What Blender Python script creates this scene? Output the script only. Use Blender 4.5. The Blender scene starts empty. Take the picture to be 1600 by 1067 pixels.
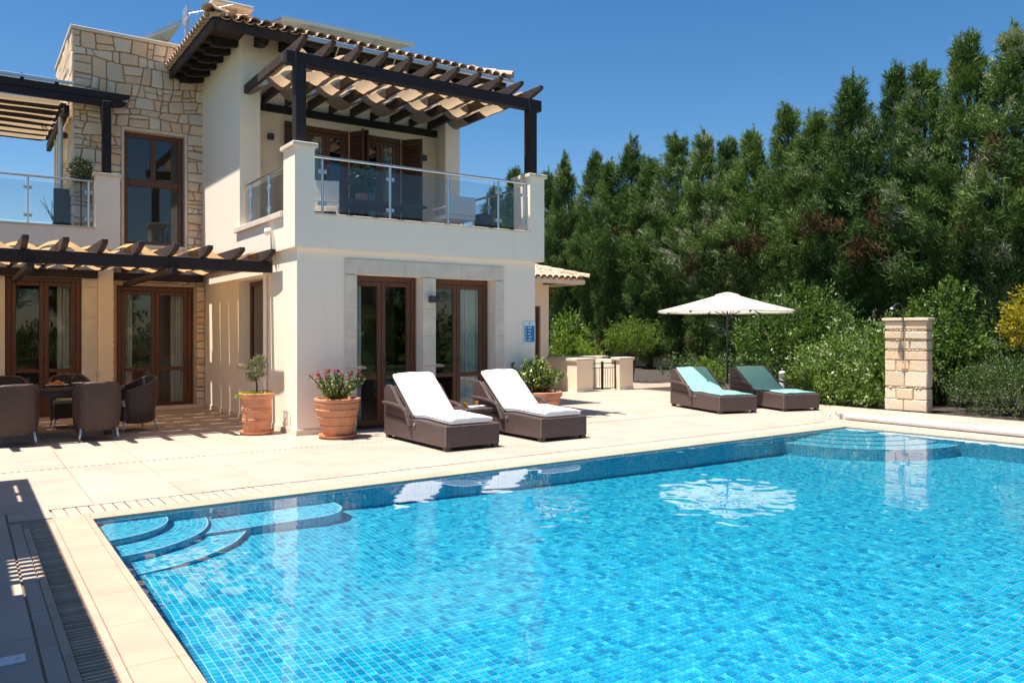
import bpy, bmesh, math, random
import numpy as np
from mathutils import Vector, Matrix
random.seed(7); RNG = np.random.default_rng(7)
S = bpy.context.scene; COL = S.collection; R = math.radians; PI = math.pi

# ---------------------------------------------------------------- camera, sky, sun, exposure
cd = bpy.data.cameras.new('camera'); cam = bpy.data.objects.new('camera', cd); COL.objects.link(cam); S.camera = cam
CAMP = (-4.215, -11.874, 1.6)
cam.location = CAMP; cam.rotation_euler = (PI/2, 0, -math.atan(861/1247))
cd.lens = 36*1247/1600; cd.shift_y = -16.5/1600; cd.clip_start = .05; cd.clip_end = 1500
SUNV = Vector((.30, -.05, -1.0))
W = bpy.data.worlds.new('World'); S.world = W; W.use_nodes = True
wn = W.node_tree; bg = wn.nodes['Background']
sky = wn.nodes.new('ShaderNodeTexSky'); sky.sky_type = 'NISHITA'; sky.sun_disc = False
sky.sun_elevation = R(73.1); sky.sun_rotation = R(-80.5); sky.altitude = 200; sky.air_density = 1.0; sky.dust_density = .5; sky.ozone_density = 2.0
hs = wn.nodes.new('ShaderNodeHueSaturation'); hs.inputs['Saturation'].default_value = 1.34
wn.links.new(sky.outputs[0], hs.inputs['Color']); wn.links.new(hs.outputs[0], bg.inputs[0]); bg.inputs[1].default_value = .070
sd = bpy.data.lights.new('sun', 'SUN'); sd.energy = 5.0; sd.angle = R(.5); sd.color = (1, .935, .84)
sun = bpy.data.objects.new('sun', sd); COL.objects.link(sun); sun.location = (-10, 5, 30)
sun.rotation_euler = SUNV.to_track_quat('-Z', 'Y').to_euler()
sd.cycles.is_caustics_light = True
S.view_settings.view_transform = 'Standard'; S.view_settings.look = 'None'
S.view_settings.exposure = 1.0; S.view_settings.gamma = 1.0; S.view_settings.use_curve_mapping = False
S.render.engine = 'CYCLES'
S.cycles.max_bounces = 10; S.cycles.transparent_max_bounces = 24; S.cycles.sample_clamp_indirect = 8
S.cycles.use_denoising = True

# ---------------------------------------------------------------- materials
class NT:
    def __init__(s, name):
        s.m = bpy.data.materials.new(name); s.m.use_nodes = True; s.t = s.m.node_tree
        s.b = s.t.nodes['Principled BSDF']; s.out = s.t.nodes['Material Output']
    def n(s, typ, **kw):
        x = s.t.nodes.new(typ)
        for k, v in kw.items(): setattr(x, k, v)
        return x
    def l(s, a, b): s.t.links.new(a, b)
    def coord(s, kind='Object'):
        c = s.n('ShaderNodeTexCoord'); return c.outputs[kind]
    def noise(s, scale, detail=5, rough=.6, co=None, stretch=None):
        x = s.n('ShaderNodeTexNoise'); x.inputs['Scale'].default_value = scale; x.inputs['Detail'].default_value = detail; x.inputs['Roughness'].default_value = rough
        co = co or s.coord()
        if stretch:
            mp = s.n('ShaderNodeMapping'); mp.inputs['Scale'].default_value = stretch; s.l(co, mp.inputs[0]); co = mp.outputs[0]
        s.l(co, x.inputs['Vector']); return x.outputs['Fac']
    def ramp(s, fac, stops):
        r = s.n('ShaderNodeValToRGB'); e = r.color_ramp.elements
        while len(e) < len(stops): e.new(.5)
        for i, (p, c) in enumerate(stops): e[i].position = p; e[i].color = (*c, 1)
        s.l(fac, r.inputs[0]); return r.outputs[0]
    def mix(s, fac, a, b, mode='MIX'):
        x = s.n('ShaderNodeMix', data_type='RGBA', blend_type=mode)
        for i, v in ((0, fac), (6, a), (7, b)):
            if isinstance(v, (int, float)): x.inputs[i].default_value = v
            elif isinstance(v, tuple): x.inputs[i].default_value = (*v, 1)
            else: s.l(v, x.inputs[i])
        return x.outputs[2]
    def math(s, op, a, b=None):
        x = s.n('ShaderNodeMath', operation=op)
        for i, v in enumerate((a, b)):
            if v is None: continue
            if isinstance(v, (int, float)): x.inputs[i].default_value = v
            else: s.l(v, x.inputs[i])
        return x.outputs[0]
    def bump(s, h, strength=.3, dist=.01):
        x = s.n('ShaderNodeBump'); x.inputs['Strength'].default_value = strength; x.inputs['Distance'].default_value = dist
        s.l(h, x.inputs['Height']); s.l(x.outputs[0], s.b.inputs['Normal'])
    def col(s, c):
        if isinstance(c, tuple): s.b.inputs['Base Color'].default_value = (*c, 1)
        else: s.l(c, s.b.inputs['Base Color'])
    def rnd(s): return s.n('ShaderNodeObjectInfo').outputs['Random']

def sc(c, k): return tuple(min(1, x*k) for x in c)
def M_std(name, c, rough=.6, var=.12, scale=6, bump=.2, bscale=60, bd=.004, rnd=0., metal=0, spec=None, stretch=None, detail=5):
    t = NT(name)
    f = t.noise(scale, detail, stretch=stretch)
    colr = t.ramp(f, [(.3, sc(c, 1-var)), (.7, sc(c, 1+var))])
    if rnd: colr = t.mix(1., colr, t.ramp(t.rnd(), [(0, (1-rnd,)*3), (1, (1+0*rnd,)*3)]), 'MULTIPLY')
    t.col(colr); t.b.inputs['Roughness'].default_value = rough; t.b.inputs['Metallic'].default_value = metal
    if spec is not None: t.b.inputs['Specular IOR Level'].default_value = spec
    if bump: t.bump(t.noise(bscale, 4, stretch=stretch), bump, bd)
    return t.m

def M_plaster(name, c):
    t = NT(name)
    big = t.noise(.9, 4); mid = t.noise(5, 6, .65)
    colr = t.mix(t.math('MULTIPLY', big, .35), c, sc(c, .86)); colr = t.mix(t.math('MULTIPLY', mid, .25), colr, sc(c, 1.06))
    st = t.noise(2.2, 4, stretch=(3, 3, .25)); st = t.ramp(st, [(.60, (0, 0, 0)), (.78, (1, 1, 1))])
    colr = t.mix(t.math('MULTIPLY', st, .22), colr, (c[0]*.7, c[1]*.66, c[2]*.58))
    t.col(colr); t.b.inputs['Roughness'].default_value = .9; t.b.inputs['Specular IOR Level'].default_value = .2
    t.bump(t.noise(70, 5, .7), .25, .006); return t.m

def M_glass(name, tint, ior=1.5):
    t = NT(name); t.t.nodes.remove(t.b)
    tr = t.n('ShaderNodeBsdfTransparent'); tr.inputs[0].default_value = (*tint, 1)
    gl = t.n('ShaderNodeBsdfGlossy'); gl.inputs['Roughness'].default_value = .005
    fr = t.n('ShaderNodeFresnel'); geo = t.n('ShaderNodeNewGeometry')        # a pane does not bend the ray: same reflectance at both faces
    t.l(t.math('ADD', t.math('MULTIPLY', geo.outputs['Backfacing'], 1/ior-ior), ior), fr.inputs[0])
    mx = t.n('ShaderNodeMixShader'); t.l(fr.outputs[0], mx.inputs[0]); t.l(tr.outputs[0], mx.inputs[1]); t.l(gl.outputs[0], mx.inputs[2]); t.l(mx.outputs[0], t.out.inputs[0])
    return t.m

def M_cloth(name, c, ct, trans=.45, scale=500):
    t = NT(name); t.t.nodes.remove(t.b)
    f = t.noise(3, 5); cc = t.ramp(f, [(.3, sc(c, .9)), (.7, sc(c, 1.08))])
    d = t.n('ShaderNodeBsdfDiffuse'); t.l(cc, d.inputs[0])
    q = t.n('ShaderNodeBsdfTranslucent'); q.inputs[0].default_value = (*ct, 1)
    mx = t.n('ShaderNodeMixShader'); mx.inputs[0].default_value = trans
    w = t.noise(60, 3); bp = t.n('ShaderNodeBump'); bp.inputs['Strength'].default_value = .2; bp.inputs['Distance'].default_value = .004; t.l(w, bp.inputs['Height']); t.l(bp.outputs[0], d.inputs['Normal'])
    t.l(d.outputs[0], mx.inputs[1]); t.l(q.outputs[0], mx.inputs[2]); t.l(mx.outputs[0], t.out.inputs[0]); return t.m

def M_leaf(name, dark, light, trans=.3, rough=.5, tip=None, spec=.4):
    t = NT(name)
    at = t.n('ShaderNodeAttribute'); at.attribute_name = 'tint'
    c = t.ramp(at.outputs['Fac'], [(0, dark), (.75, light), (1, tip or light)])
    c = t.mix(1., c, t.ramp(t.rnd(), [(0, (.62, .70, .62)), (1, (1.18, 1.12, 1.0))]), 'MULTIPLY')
    t.col(c); t.b.inputs['Roughness'].default_value = rough; t.b.inputs['Specular IOR Level'].default_value = spec
    q = t.n('ShaderNodeBsdfTranslucent'); qc = t.mix(1., c, (1.25, 1.3, .6), 'MULTIPLY'); t.l(qc, q.inputs[0])
    mx = t.n('ShaderNodeMixShader'); mx.inputs[0].default_value = trans
    t.l(t.b.outputs[0], mx.inputs[1]); t.l(q.outputs[0], mx.inputs[2]); t.l(mx.outputs[0], t.out.inputs[0]); return t.m

def M_wicker(name, c, bw=.034, rh=.012, ms=.0022):
    t = NT(name); co = t.coord('UV')
    br = t.n('ShaderNodeTexBrick'); br.offset = .5; br.inputs['Scale'].default_value = 1; br.inputs['Brick Width'].default_value = bw; br.inputs['Row Height'].default_value = rh
    br.inputs['Mortar Size'].default_value = ms; br.inputs['Mortar Smooth'].default_value = .8
    br.inputs['Color1'].default_value = (*sc(c, .85), 1); br.inputs['Color2'].default_value = (*sc(c, 1.25), 1); br.inputs['Mortar'].default_value = (*sc(c, .25), 1)
    t.l(co, br.inputs[0]); n = t.noise(7, 4)
    t.col(t.mix(t.math('MULTIPLY', n, .35), br.outputs[0], sc(c, 1.7)))
    t.b.inputs['Roughness'].default_value = .42; t.bump(t.math('SUBTRACT', 1., br.outputs['Fac']), .7, .004); return t.m

def M_mosaic(name):
    # 5 cm glass mosaic: a colour per tile (hashed on the UV cell), pale grout between
    t = NT(name); uv = t.coord('UV')
    def vm(op, a, b=None):
        x = t.n('ShaderNodeVectorMath', operation=op); t.l(a, x.inputs[0])
        if b is not None: x.inputs[1].default_value = b
        return x.outputs[0]
    g = vm('MULTIPLY', uv, (20, 20, 20)); cell = vm('FLOOR', g); fr = vm('FRACTION', g)
    wn_ = t.n('ShaderNodeTexWhiteNoise', noise_dimensions='2D'); t.l(cell, wn_.inputs['Vector'])
    c = t.ramp(wn_.outputs['Value'], [(0, (.002, .22, .44)), (.12, (.002, .28, .50)), (.26, (.006, .38, .58)), (.75, (.016, .425, .595)), (1, (.05, .55, .69))])
    sx = t.n('ShaderNodeSeparateXYZ'); t.l(fr, sx.inputs[0])
    d = t.math('MINIMUM', t.math('MINIMUM', sx.outputs[0], t.math('SUBTRACT', 1., sx.outputs[0])), t.math('MINIMUM', sx.outputs[1], t.math('SUBTRACT', 1., sx.outputs[1])))
    gr = t.math('LESS_THAN', d, .05)
    t.col(t.mix(gr, c, (.30, .60, .70))); t.b.inputs['Roughness'].default_value = .3
    t.bump(t.math('SUBTRACT', 1., gr), .4, .002); return t.m

def M_tile_top(name):
    t = NT(name); p = t.n('ShaderNodeNewGeometry').outputs['Position']
    m = t.n('ShaderNodeVectorMath', operation='MULTIPLY'); t.l(p, m.inputs[0]); m.inputs[1].default_value = (20, 20, 0)
    f = t.n('ShaderNodeVectorMath', operation='FLOOR'); t.l(m.outputs[0], f.inputs[0])
    wn_ = t.n('ShaderNodeTexWhiteNoise', noise_dimensions='2D'); t.l(f.outputs[0], wn_.inputs['Vector'])
    c = t.ramp(wn_.outputs['Value'], [(0, (.002, .22, .44)), (.12, (.002, .28, .50)), (.26, (.006, .38, .58)), (.75, (.016, .425, .595)), (1, (.05, .55, .69))])
    t.col(c); t.b.inputs['Roughness'].default_value = .3; return t.m

def M_stone(name, c, c2, bscale=14):
    t = NT(name); f = t.noise(7, 8, .7); g = t.noise(30, 6, .75)
    a = t.ramp(t.rnd(), [(0, c), (.35, c2), (.6, sc(c, .86)), (.8, (c[0]*1.04, c[1]*.88, c[2]*.74)), (1, (c2[0]*.82, c2[1]*.84, c2[2]*.88))])
    a = t.mix(t.math('MULTIPLY', f, .4), a, sc(c, .75)); a = t.mix(t.ramp(g, [(.55, (0, 0, 0)), (.75, (.5, .5, .5))]), a, sc(c, .55))
    t.col(a); t.b.inputs['Roughness'].default_value = .95; t.b.inputs['Specular IOR Level'].default_value = .15
    t.bump(t.math('ADD', t.noise(bscale, 6, .7), t.math('MULTIPLY', g, .4)), .9, .02); return t.m

MAT = {}
MAT['plaster'] = M_plaster('plaster', (.93, .81, .665))
MAT['plaster2'] = M_plaster('plaster_ochre', (.88, .72, .54))
MAT['trim'] = M_std('limestone_trim', (.70, .60, .48), .85, .1, 4, .3, 40)
MAT['slabst'] = M_std('terrace_stone', (.448, .357, .288), .62, .12, 1.7, .08, 120, .002, rnd=.12)
MAT['coping'] = M_std('coping_stone', (.44, .325, .24), .6, .09, 3, .1, 90, .002, rnd=.06)
MAT['grout'] = M_std('grout', (.34, .25, .185), .95, .1, 8, .2)
MAT['white'] = M_std('white_plastic', (.74, .72, .68), .5, .05, 6, .05)
MAT['darkwood'] = M_std('dark_stained_wood', (.026, .019, .021), .62, .35, 4, .45, 30, .006, rnd=.25, stretch=(6, 6, 6), spec=.3)
MAT['wetherwood'] = M_std('weathered_dark_wood', (.062, .042, .036), .75, .4, 5, .5, 30, .006, rnd=.25, spec=.25)
MAT['doorwood'] = M_std('varnished_brown_wood', (.115, .040, .015), .38, .3, 3, .15, 40, .003, stretch=(9, 9, .8))
MAT['shutter'] = M_std('shutter_wood', (.075, .028, .016), .5, .25, 3, .15, 40, .003, stretch=(9, 9, .8))
MAT['stone'] = M_stone('rubble_stone', (.84, .63, .44), (.86, .73, .57))
MAT['mortar'] = M_std('stone_mortar', (.46, .33, .22), .95, .15, 10, .5, 60, .01)
MAT['showst'] = M_stone('pale_limestone', (.72, .58, .42), (.76, .64, .49), 20)
MAT['tile'] = M_std('clay_roof_tile', (.66, .46, .32), .85, .25, 8, .4, 50, .006, rnd=.35)
MAT['terra'] = M_std('terracotta', (.56, .255, .135), .85, .2, 5, .25, 60, .005)
MAT['soil'] = M_std('potting_soil', (.05, .035, .025), .95, .3, 20, .8, 40, .02)
MAT['wicker'] = M_wicker('brown_wicker', (.082, .053, .050), .05, .020, .0035)
MAT['wicker2'] = M_wicker('dark_wicker', (.06, .035, .03)); MAT['rattan'] = M_wicker('ribbed_rattan', (.055, .031, .026), .04, .030, .006)
MAT['cushion'] = M_std('white_cushion', (.82, .80, .77), .9, .04, 3, .25, 9, .02)
MAT['sage'] = M_std('sage_cushion', (.30, .36, .31), .85, .08, 5, .2)
MAT['teal'] = M_std('teal_mesh_mat', (.175, .37, .335), .8, .08, 5, .2, 60, .004)
MAT['steel'] = M_std('brushed_steel', (.62, .63, .64), .28, .05, 4, .05, metal=1)
MAT['brass'] = M_std('aged_brass', (.22, .13, .06), .4, .1, 5, .05, metal=.9)
MAT['alu'] = M_std('aluminium', (.55, .58, .60), .4, .06, 4, .05, metal=.8)
MAT['blackmetal'] = M_std('black_metal', (.02, .02, .022), .5, .2, 5, .1)
MAT['lampmetal'] = M_std('dark_grey_lamp_metal', (.035, .036, .042), .45, .2, 5, .1)
MAT['glass'] = M_glass('window_glass', (.95, .96, .95), 1.55)
MAT['railglass'] = M_glass('railing_glass', (.87, .90, .92), 1.5)
MAT['poly'] = M_glass('polycarbonate', (.86, .86, .84), 1.4)
MAT['drink'] = M_std('orange_juice', (.80, .36, .03), .3, .1, 5, 0)
MAT['clearglass'] = M_glass('drinking_glass', (.9, .92, .9), 1.4)
MAT['fabric'] = M_cloth('tan_shade_cloth', (.36, .28, .205), (.56, .405, .26), .48)
MAT['fabriclow'] = M_cloth('ochre_shade_cloth', (.22, .155, .10), (.78, .49, .235), .52)
MAT['canopy'] = M_cloth('cream_umbrella_canvas', (.84, .80, .72), (.86, .80, .66), .5)
MAT['curtain'] = M_cloth('pale_curtain', (.70, .76, .74), (.5, .55, .53), .3)
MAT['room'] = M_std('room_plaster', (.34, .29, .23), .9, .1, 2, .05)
MAT['blue'] = M_std('sign_blue', (.01, .19, .42), .35, .08, 5, 0)
MAT['signwhite'] = M_std('sign_white', (.68, .75, .78), .35, .05, 5, 0)
MAT['solar'] = M_std('solar_panel_dark', (.10, .075, .065), .3, .2, 3, .05)
MAT['bark'] = M_std('bark', (.085, .055, .04), .9, .35, 8, .8, 25, .03, stretch=(3, 3, .6))
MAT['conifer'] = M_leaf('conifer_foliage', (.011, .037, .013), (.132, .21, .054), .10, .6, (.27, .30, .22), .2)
MAT['deadleaf'] = M_leaf('dead_conifer_twigs', (.045, .026, .014), (.15, .095, .05), .05, .8, None, .1)
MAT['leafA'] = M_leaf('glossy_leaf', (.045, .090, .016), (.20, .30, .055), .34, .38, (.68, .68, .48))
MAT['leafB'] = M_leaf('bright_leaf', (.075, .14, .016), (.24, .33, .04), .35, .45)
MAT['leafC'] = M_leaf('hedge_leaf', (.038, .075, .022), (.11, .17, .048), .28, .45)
MAT['leafY'] = M_leaf('yellow_leaf', (.22, .20, .012), (.46, .37, .02), .35, .5)
MAT['leafO'] = M_leaf('olive_leaf', (.06, .085, .045), (.20, .23, .15), .25, .55)
MAT['flower'] = M_std('pink_flower', (.58, .06, .14), .6, .25, 20, 0)
MAT['grass'] = M_std('lawn_grass', (.055, .095, .022), .95, .45, 30, .9, 120, .03)
MAT['mulch'] = M_std('garden_soil', (.060, .045, .034), .95, .5, 12, .9, 60, .04)
MAT['mosaic'] = M_mosaic('pool_mosaic'); MAT['tiletop'] = M_tile_top('pool_mosaic_tile')
MAT['poolgrout'] = M_std('pool_grout', (.30, .60, .70), .6, .05, 5, 0)
MAT['gratewhite'] = M_std('cream_grating_plastic', (.46, .37, .30), .5, .05, 6, .05)
MAT['gratewood'] = M_std('grate_slat_brown', (.52, .36, .25), .7, .2, 8, .2, rnd=.4)
MAT['plate'] = M_std('white_china', (.8, .8, .78), .25, .02, 5, 0)
MAT['orange'] = M_std('orange_fruit', (.75, .22, .03), .5, .15, 20, .1)
MAT['bluecloth'] = M_std('blue_napkin', (.05, .25, .5), .8, .1, 20, .1)
MAT['water'] = None
t = NT('water'); t.t.nodes.remove(t.b); g = t.n('ShaderNodeBsdfGlass'); g.inputs['IOR'].default_value = 1.33; g.inputs['Roughness'].default_value = 0; t.l(g.outputs[0], t.out.inputs[0]); MAT['water'] = t.m
MAT['water'].name = 'pool_water'

# ---------------------------------------------------------------- helpers
ORG = {}
def tag(o, label=None, cat=None, group=None, kind=None):
    if label: o['label'] = label
    if cat: o['category'] = cat
    if group: o['group'] = group
    if kind: o['kind'] = kind
    return o
def thing(name, label, cat, loc=(0, 0, 0), group=None):
    o = bpy.data.objects.new(name, None); COL.objects.link(o); o.location = loc; o.empty_display_size = .2
    ORG[o.name] = Vector(loc); return tag(o, label, cat, group)

class MB:
    def __init__(s): s.v = []; s.f = []
    def add(s, vs, fs):
        b = len(s.v); s.v += [tuple(v) for v in vs]; s.f += [tuple(i+b for i in f) for f in fs]; return s
    def box(s, x0, x1, y0, y1, z0, z1):
        return s.add([(x0, y0, z0), (x1, y0, z0), (x1, y1, z0), (x0, y1, z0), (x0, y0, z1), (x1, y0, z1), (x1, y1, z1), (x0, y1, z1)],
                     [(0, 3, 2, 1), (4, 5, 6, 7), (0, 1, 5, 4), (1, 2, 6, 5), (2, 3, 7, 6), (3, 0, 4, 7)])
    def obox(s, c, ax, ay, az):
        c = Vector(c); ax, ay, az = Vector(ax), Vector(ay), Vector(az)
        vs = [c + ax*i + ay*j + az*k for k in (-1, 1) for i, j in ((-1, -1), (1, -1), (1, 1), (-1, 1))]
        return s.add(vs, [(0, 3, 2, 1), (4, 5, 6, 7), (0, 1, 5, 4), (1, 2, 6, 5), (2, 3, 7, 6), (3, 0, 4, 7)])
    def bar(s, a, b, w, h, up=(0, 0, 1)):
        a, b = Vector(a), Vector(b); d = (b-a); n = d.normalized(); u = Vector(up); sd_ = n.cross(u).normalized(); u = sd_.cross(n)
        return s.obox((a+b)/2, d/2, sd_*w/2, u*h/2)
    def prism(s, poly, d):          # poly: list of points (3D), d: extrusion vector
        n = len(poly); d = Vector(d); vs = [Vector(p) for p in poly] + [Vector(p)+d for p in poly]
        return s.add(vs, [tuple(range(n))[::-1], tuple(range(n, 2*n))] + [(i, (i+1) % n, n+(i+1) % n, n+i) for i in range(n)])
    def tube(s, pts, r, n=8, caps=True):
        pts = [Vector(p) for p in pts]; rs = r if isinstance(r, (list, tuple)) else [r]*len(pts); b = len(s.v); last = None; vs = []; fs = []
        for i, p in enumerate(pts):
            d = (pts[min(i+1, len(pts)-1)] - pts[max(i-1, 0)]).normalized()
            if last is None:
                a = d.orthogonal().normalized()
            else:
                a = (last - d*last.dot(d)); a = a.normalized() if a.length > 1e-5 else d.orthogonal().normalized()
            last = a; c = d.cross(a)
            for k in range(n):
                q = 2*PI*k/n; vs.append(p + (a*math.cos(q) + c*math.sin(q))*rs[i])
        for i in range(len(pts)-1):
            for k in range(n): fs.append((i*n+k, i*n+(k+1) % n, (i+1)*n+(k+1) % n, (i+1)*n+k))
        if caps: fs += [tuple(range(n))[::-1], tuple((len(pts)-1)*n+k for k in range(n))]
        return s.add(vs, fs)
    def lathe(s, c, prof, n=28):
        vs = []; fs = []; c = Vector(c)
        for r_, z in prof:
            for k in range(n): vs.append(c + Vector((r_*math.cos(2*PI*k/n), r_*math.sin(2*PI*k/n), z)))
        for i in range(len(prof)-1):
            for k in range(n): fs.append((i*n+k, i*n+(k+1) % n, (i+1)*n+(k+1) % n, (i+1)*n+k))
        fs += [tuple(range(n))[::-1], tuple((len(prof)-1)*n+k for k in range(n))]
        return s.add(vs, fs)
    def grid(s, fn, nu, nv):
        vs = [fn(i/nu, j/nv) for j in range(nv+1) for i in range(nu+1)]
        return s.add(vs, [(j*(nu+1)+i, j*(nu+1)+i+1, (j+1)*(nu+1)+i+1, (j+1)*(nu+1)+i) for j in range(nv) for i in range(nu)])
    def mesh(s, name, mat, off=(0, 0, 0), bev=0, smooth=False, uv=False, segs=1):
        o = Vector(off); me = bpy.data.meshes.new(name); me.from_pydata([tuple(Vector(v)-o) for v in s.v], [], s.f); me.materials.append(MAT[mat])
        if bev or smooth:
            bm = bmesh.new(); bm.from_mesh(me); bmesh.ops.recalc_face_normals(bm, faces=bm.faces)
            if bev:
                es = [e for e in bm.edges if len(e.link_faces) == 2 and e.calc_face_angle(0) > .5]
                bmesh.ops.bevel(bm, geom=es, offset=bev, segments=segs, affect='EDGES', profile=.5, clamp_overlap=True)
            bm.to_mesh(me); bm.free()
        if smooth:
            for p in me.polygons: p.use_smooth = True
            if smooth != 'all':
                me.set_sharp_from_angle(angle=R(smooth if not isinstance(smooth, bool) else 40))
        if uv: box_uv(me)
        me.update(); return me
    def build(s, name, mat, parent=None, **kw):
        off = root_org(parent) if parent else Vector((0, 0, 0))
        me = s.mesh(name, mat, off, **kw); o = bpy.data.objects.new(name, me); COL.objects.link(o)
        if parent: o.parent = parent; ORG[o.name] = off
        return o
def root_org(o): return ORG.get(o.name, Vector((0, 0, 0)))
def box_uv(me):
    lay = me.uv_layers.new(name='UVMap') if not me.uv_layers else me.uv_layers[0]
    for p in me.polygons:
        n = p.normal; a = max(range(3), key=lambda i: abs(n[i]))
        for li in p.loop_indices:
            c = me.vertices[me.loops[li].vertex_index].co
            lay.data[li].uv = (c.y, c.z) if a == 0 else ((c.x, c.z) if a == 1 else (c.x, c.y))
def inst(name, me, parent=None, loc=(0, 0, 0), rot=(0, 0, 0), scale=None):
    o = bpy.data.objects.new(name, me); COL.objects.link(o)
    if parent: o.parent = parent; loc = Vector(loc) - root_org(parent); ORG[o.name] = root_org(parent)
    o.location = loc; o.rotation_euler = rot
    if scale: o.scale = scale
    return o
def copy_tree(o, parent=None):
    c = o.copy(); COL.objects.link(c)
    if parent: c.parent = parent
    for ch in o.children: copy_tree(ch, c)
    return c
def np_mesh(name, V, F, mat, tint=None, smooth=False):
    V = np.asarray(V, np.float32); F = np.asarray(F, np.int32); me = bpy.data.meshes.new(name); k = F.shape[1]
    me.vertices.add(len(V)); me.vertices.foreach_set('co', V.ravel()); me.loops.add(F.size); me.loops.foreach_set('vertex_index', F.ravel())
    me.polygons.add(len(F)); me.polygons.foreach_set('loop_start', np.arange(0, F.size, k, dtype=np.int32)); me.polygons.foreach_set('loop_total', np.full(len(F), k, np.int32))
    me.polygons.foreach_set('use_smooth', np.full(len(F), bool(smooth)))
    me.materials.append(MAT[mat])
    if tint is not None:
        a = me.attributes.new('tint', 'FLOAT', 'POINT'); a.data.foreach_set('value', np.asarray(tint, np.float32))
    me.update(calc_edges=True); return me
def wall_grid(mb, axis, c, th, a0, a1, z0, z1, ops):
    """wall slab with openings. axis 'y': plane y=c..c+th, spans x; axis 'x': plane x=c..c+th, spans y. ops: (a0,a1,z0,z1)"""
    A = sorted({a0, a1, *[min(max(o[i], a0), a1) for o in ops for i in (0, 1)]}); Z = sorted({z0, z1, *[min(max(o[i], z0), z1) for o in ops for i in (2, 3)]})
    P = (lambda a, d, z: (a, c+d, z)) if axis == 'y' else (lambda a, d, z: (c+d, a, z))
    solid = {}
    for i in range(len(A)-1):
        for j in range(len(Z)-1):
            m = ((A[i]+A[i+1])/2, (Z[j]+Z[j+1])/2); solid[i, j] = not any(o[0] < m[0] < o[1] and o[2] < m[1] < o[3] for o in ops)
    for (i, j), s in solid.items():
        if not s: continue
        x0, x1, y0, y1 = A[i], A[i+1], Z[j], Z[j+1]
        for d in (0, th): mb.add([P(x0, d, y0), P(x1, d, y0), P(x1, d, y1), P(x0, d, y1)], [(0, 1, 2, 3)])
        for di, dj, e in ((-1, 0, ((x0, y0), (x0, y1))), (1, 0, ((x1, y0), (x1, y1))), (0, -1, ((x0, y0), (x1, y0))), (0, 1, ((x0, y1), (x1, y1)))):
            if not solid.get((i+di, j+dj), False):
                (p, q), (r_, t_) = e; mb.add([P(p, 0, q), P(r_, 0, t_), P(r_, th, t_), P(p, th, q)], [(0, 1, 2, 3)])
    return mb
def struct(o): o['kind'] = 'structure'; return o

# ================================================================ THE GROUND, TERRACE AND POOL
PX0, PY0 = -3.30, -4.22                       # north-west corner of the pool
SHR = .0168
def shy(x, y):                                 # the terrace rows run a touch askew of the house
    w = min(1, max(0, (-1.2-y)/2.4)); return y + SHR*(x+3.3)*w
def far_y(x): return PY0 + SHR*(x-PX0)
def east_x(y): return 8.02 + max(0, (-4.03-y))*.09
PYS = -13.0
WZ = -.02
def floor_z(x): return -1.02 - .125*max(min(x, 6.0), -3.3)

mb = MB()
xs = [-400, -4.0, 9.6, 400]; ys = [-400, -12.9, -3.75, 400]
for i in range(3):
    for j in range(3):
        if (i, j) == (1, 1): continue
        mb.add([(xs[i], ys[j], -.06), (xs[i+1], ys[j], -.06), (xs[i+1], ys[j+1], -.06), (xs[i], ys[j+1], -.06)], [(0, 1, 2, 3)])
ground = struct(mb.build('ground', 'grass'))
mb = MB(); mb.add([(11.15, -14, -.03), (26, -14, -.03), (26, 30, -.03), (9.0, 30, -.03), (9.0, 6.2, -.03), (11.15, 6.2, -.03)], [(0, 1, 2, 3, 4, 5)])
bed = struct(mb.build('garden_bed_ground', 'mulch'))

terrace = MB()
def tq(x0, x1, y0, y1, z=-.012): terrace.add([(x0, shy(x0, y0), z), (x1, shy(x1, y0), z), (x1, shy(x1, y1), z), (x0, shy(x0, y1), z)], [(0, 1, 2, 3)])
tq(-8, -3.56, -14, -3.62); tq(-8, 11.25, -3.62, -1.242); tq(-8, 11.25, -1.198, 6.5); terrace.add([(-8, -1.242, -.05), (11, -1.242, -.05), (11, -1.198, -.05), (-8, -1.198, -.05)], [(0, 1, 2, 3)]); tq(8.9, 11.25, -14, -3.62); tq(4.4, 14, 4.5, 9)
terrace = struct(terrace.build('terrace', 'grout'))
def slab(x0, x1, y0, y1, mat='slabst', par=None, name='paving_slab', g=.0025, top=0., th=.03, bev=.0):
    m = MB(); dz = random.uniform(-.0012, .0012); x0 += g; x1 -= g; y0 += g; y1 -= g
    p = [(x0, shy(x0, y0)), (x1, shy(x1, y0)), (x1, shy(x1, y1)), (x0, shy(x0, y1))]
    b = .003
    q = [(p[0][0]+b, p[0][1]+b), (p[1][0]-b, p[1][1]+b), (p[2][0]-b, p[2][1]-b), (p[3][0]+b, p[3][1]-b)]
    vs = [(*a, top-th) for a in p] + [(*a, top-b+dz) for a in p] + [(*a, top+dz) for a in q]
    m.add(vs, [(8, 9, 10, 11)] + [(4+i, 4+(i+1) % 4, 8+(i+1) % 4, 8+i) for i in range(4)] + [(i, (i+1) % 4, 4+(i+1) % 4, 4+i) for i in range(4)])
    return m.build(name, mat, par or terrace)
def under_house(x0, x1, y0, y1):
    return (x0 > -.0 and x1 < 4.5 and y0 > .3) or (x1 < -1.8 and y0 > 5.3) or (y0 > 5.7 and x1 < 4.6)
def slabs(x0, x1, ys_, step, off=0):
    for k in range(len(ys_)-1):
        xx = x0 - (off if k % 2 else 0)
        while xx < x1-.05:
            a, b = max(xx, x0), min(xx+step, x1)
            if b-a > .05 and not under_house(a, b, ys_[k], ys_[k+1]): slab(a, b, ys_[k], ys_[k+1])
            xx += step
slabs(-5.6, 11.25, [-3.62, -2.82, -2.02, -1.24], .8)
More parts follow.
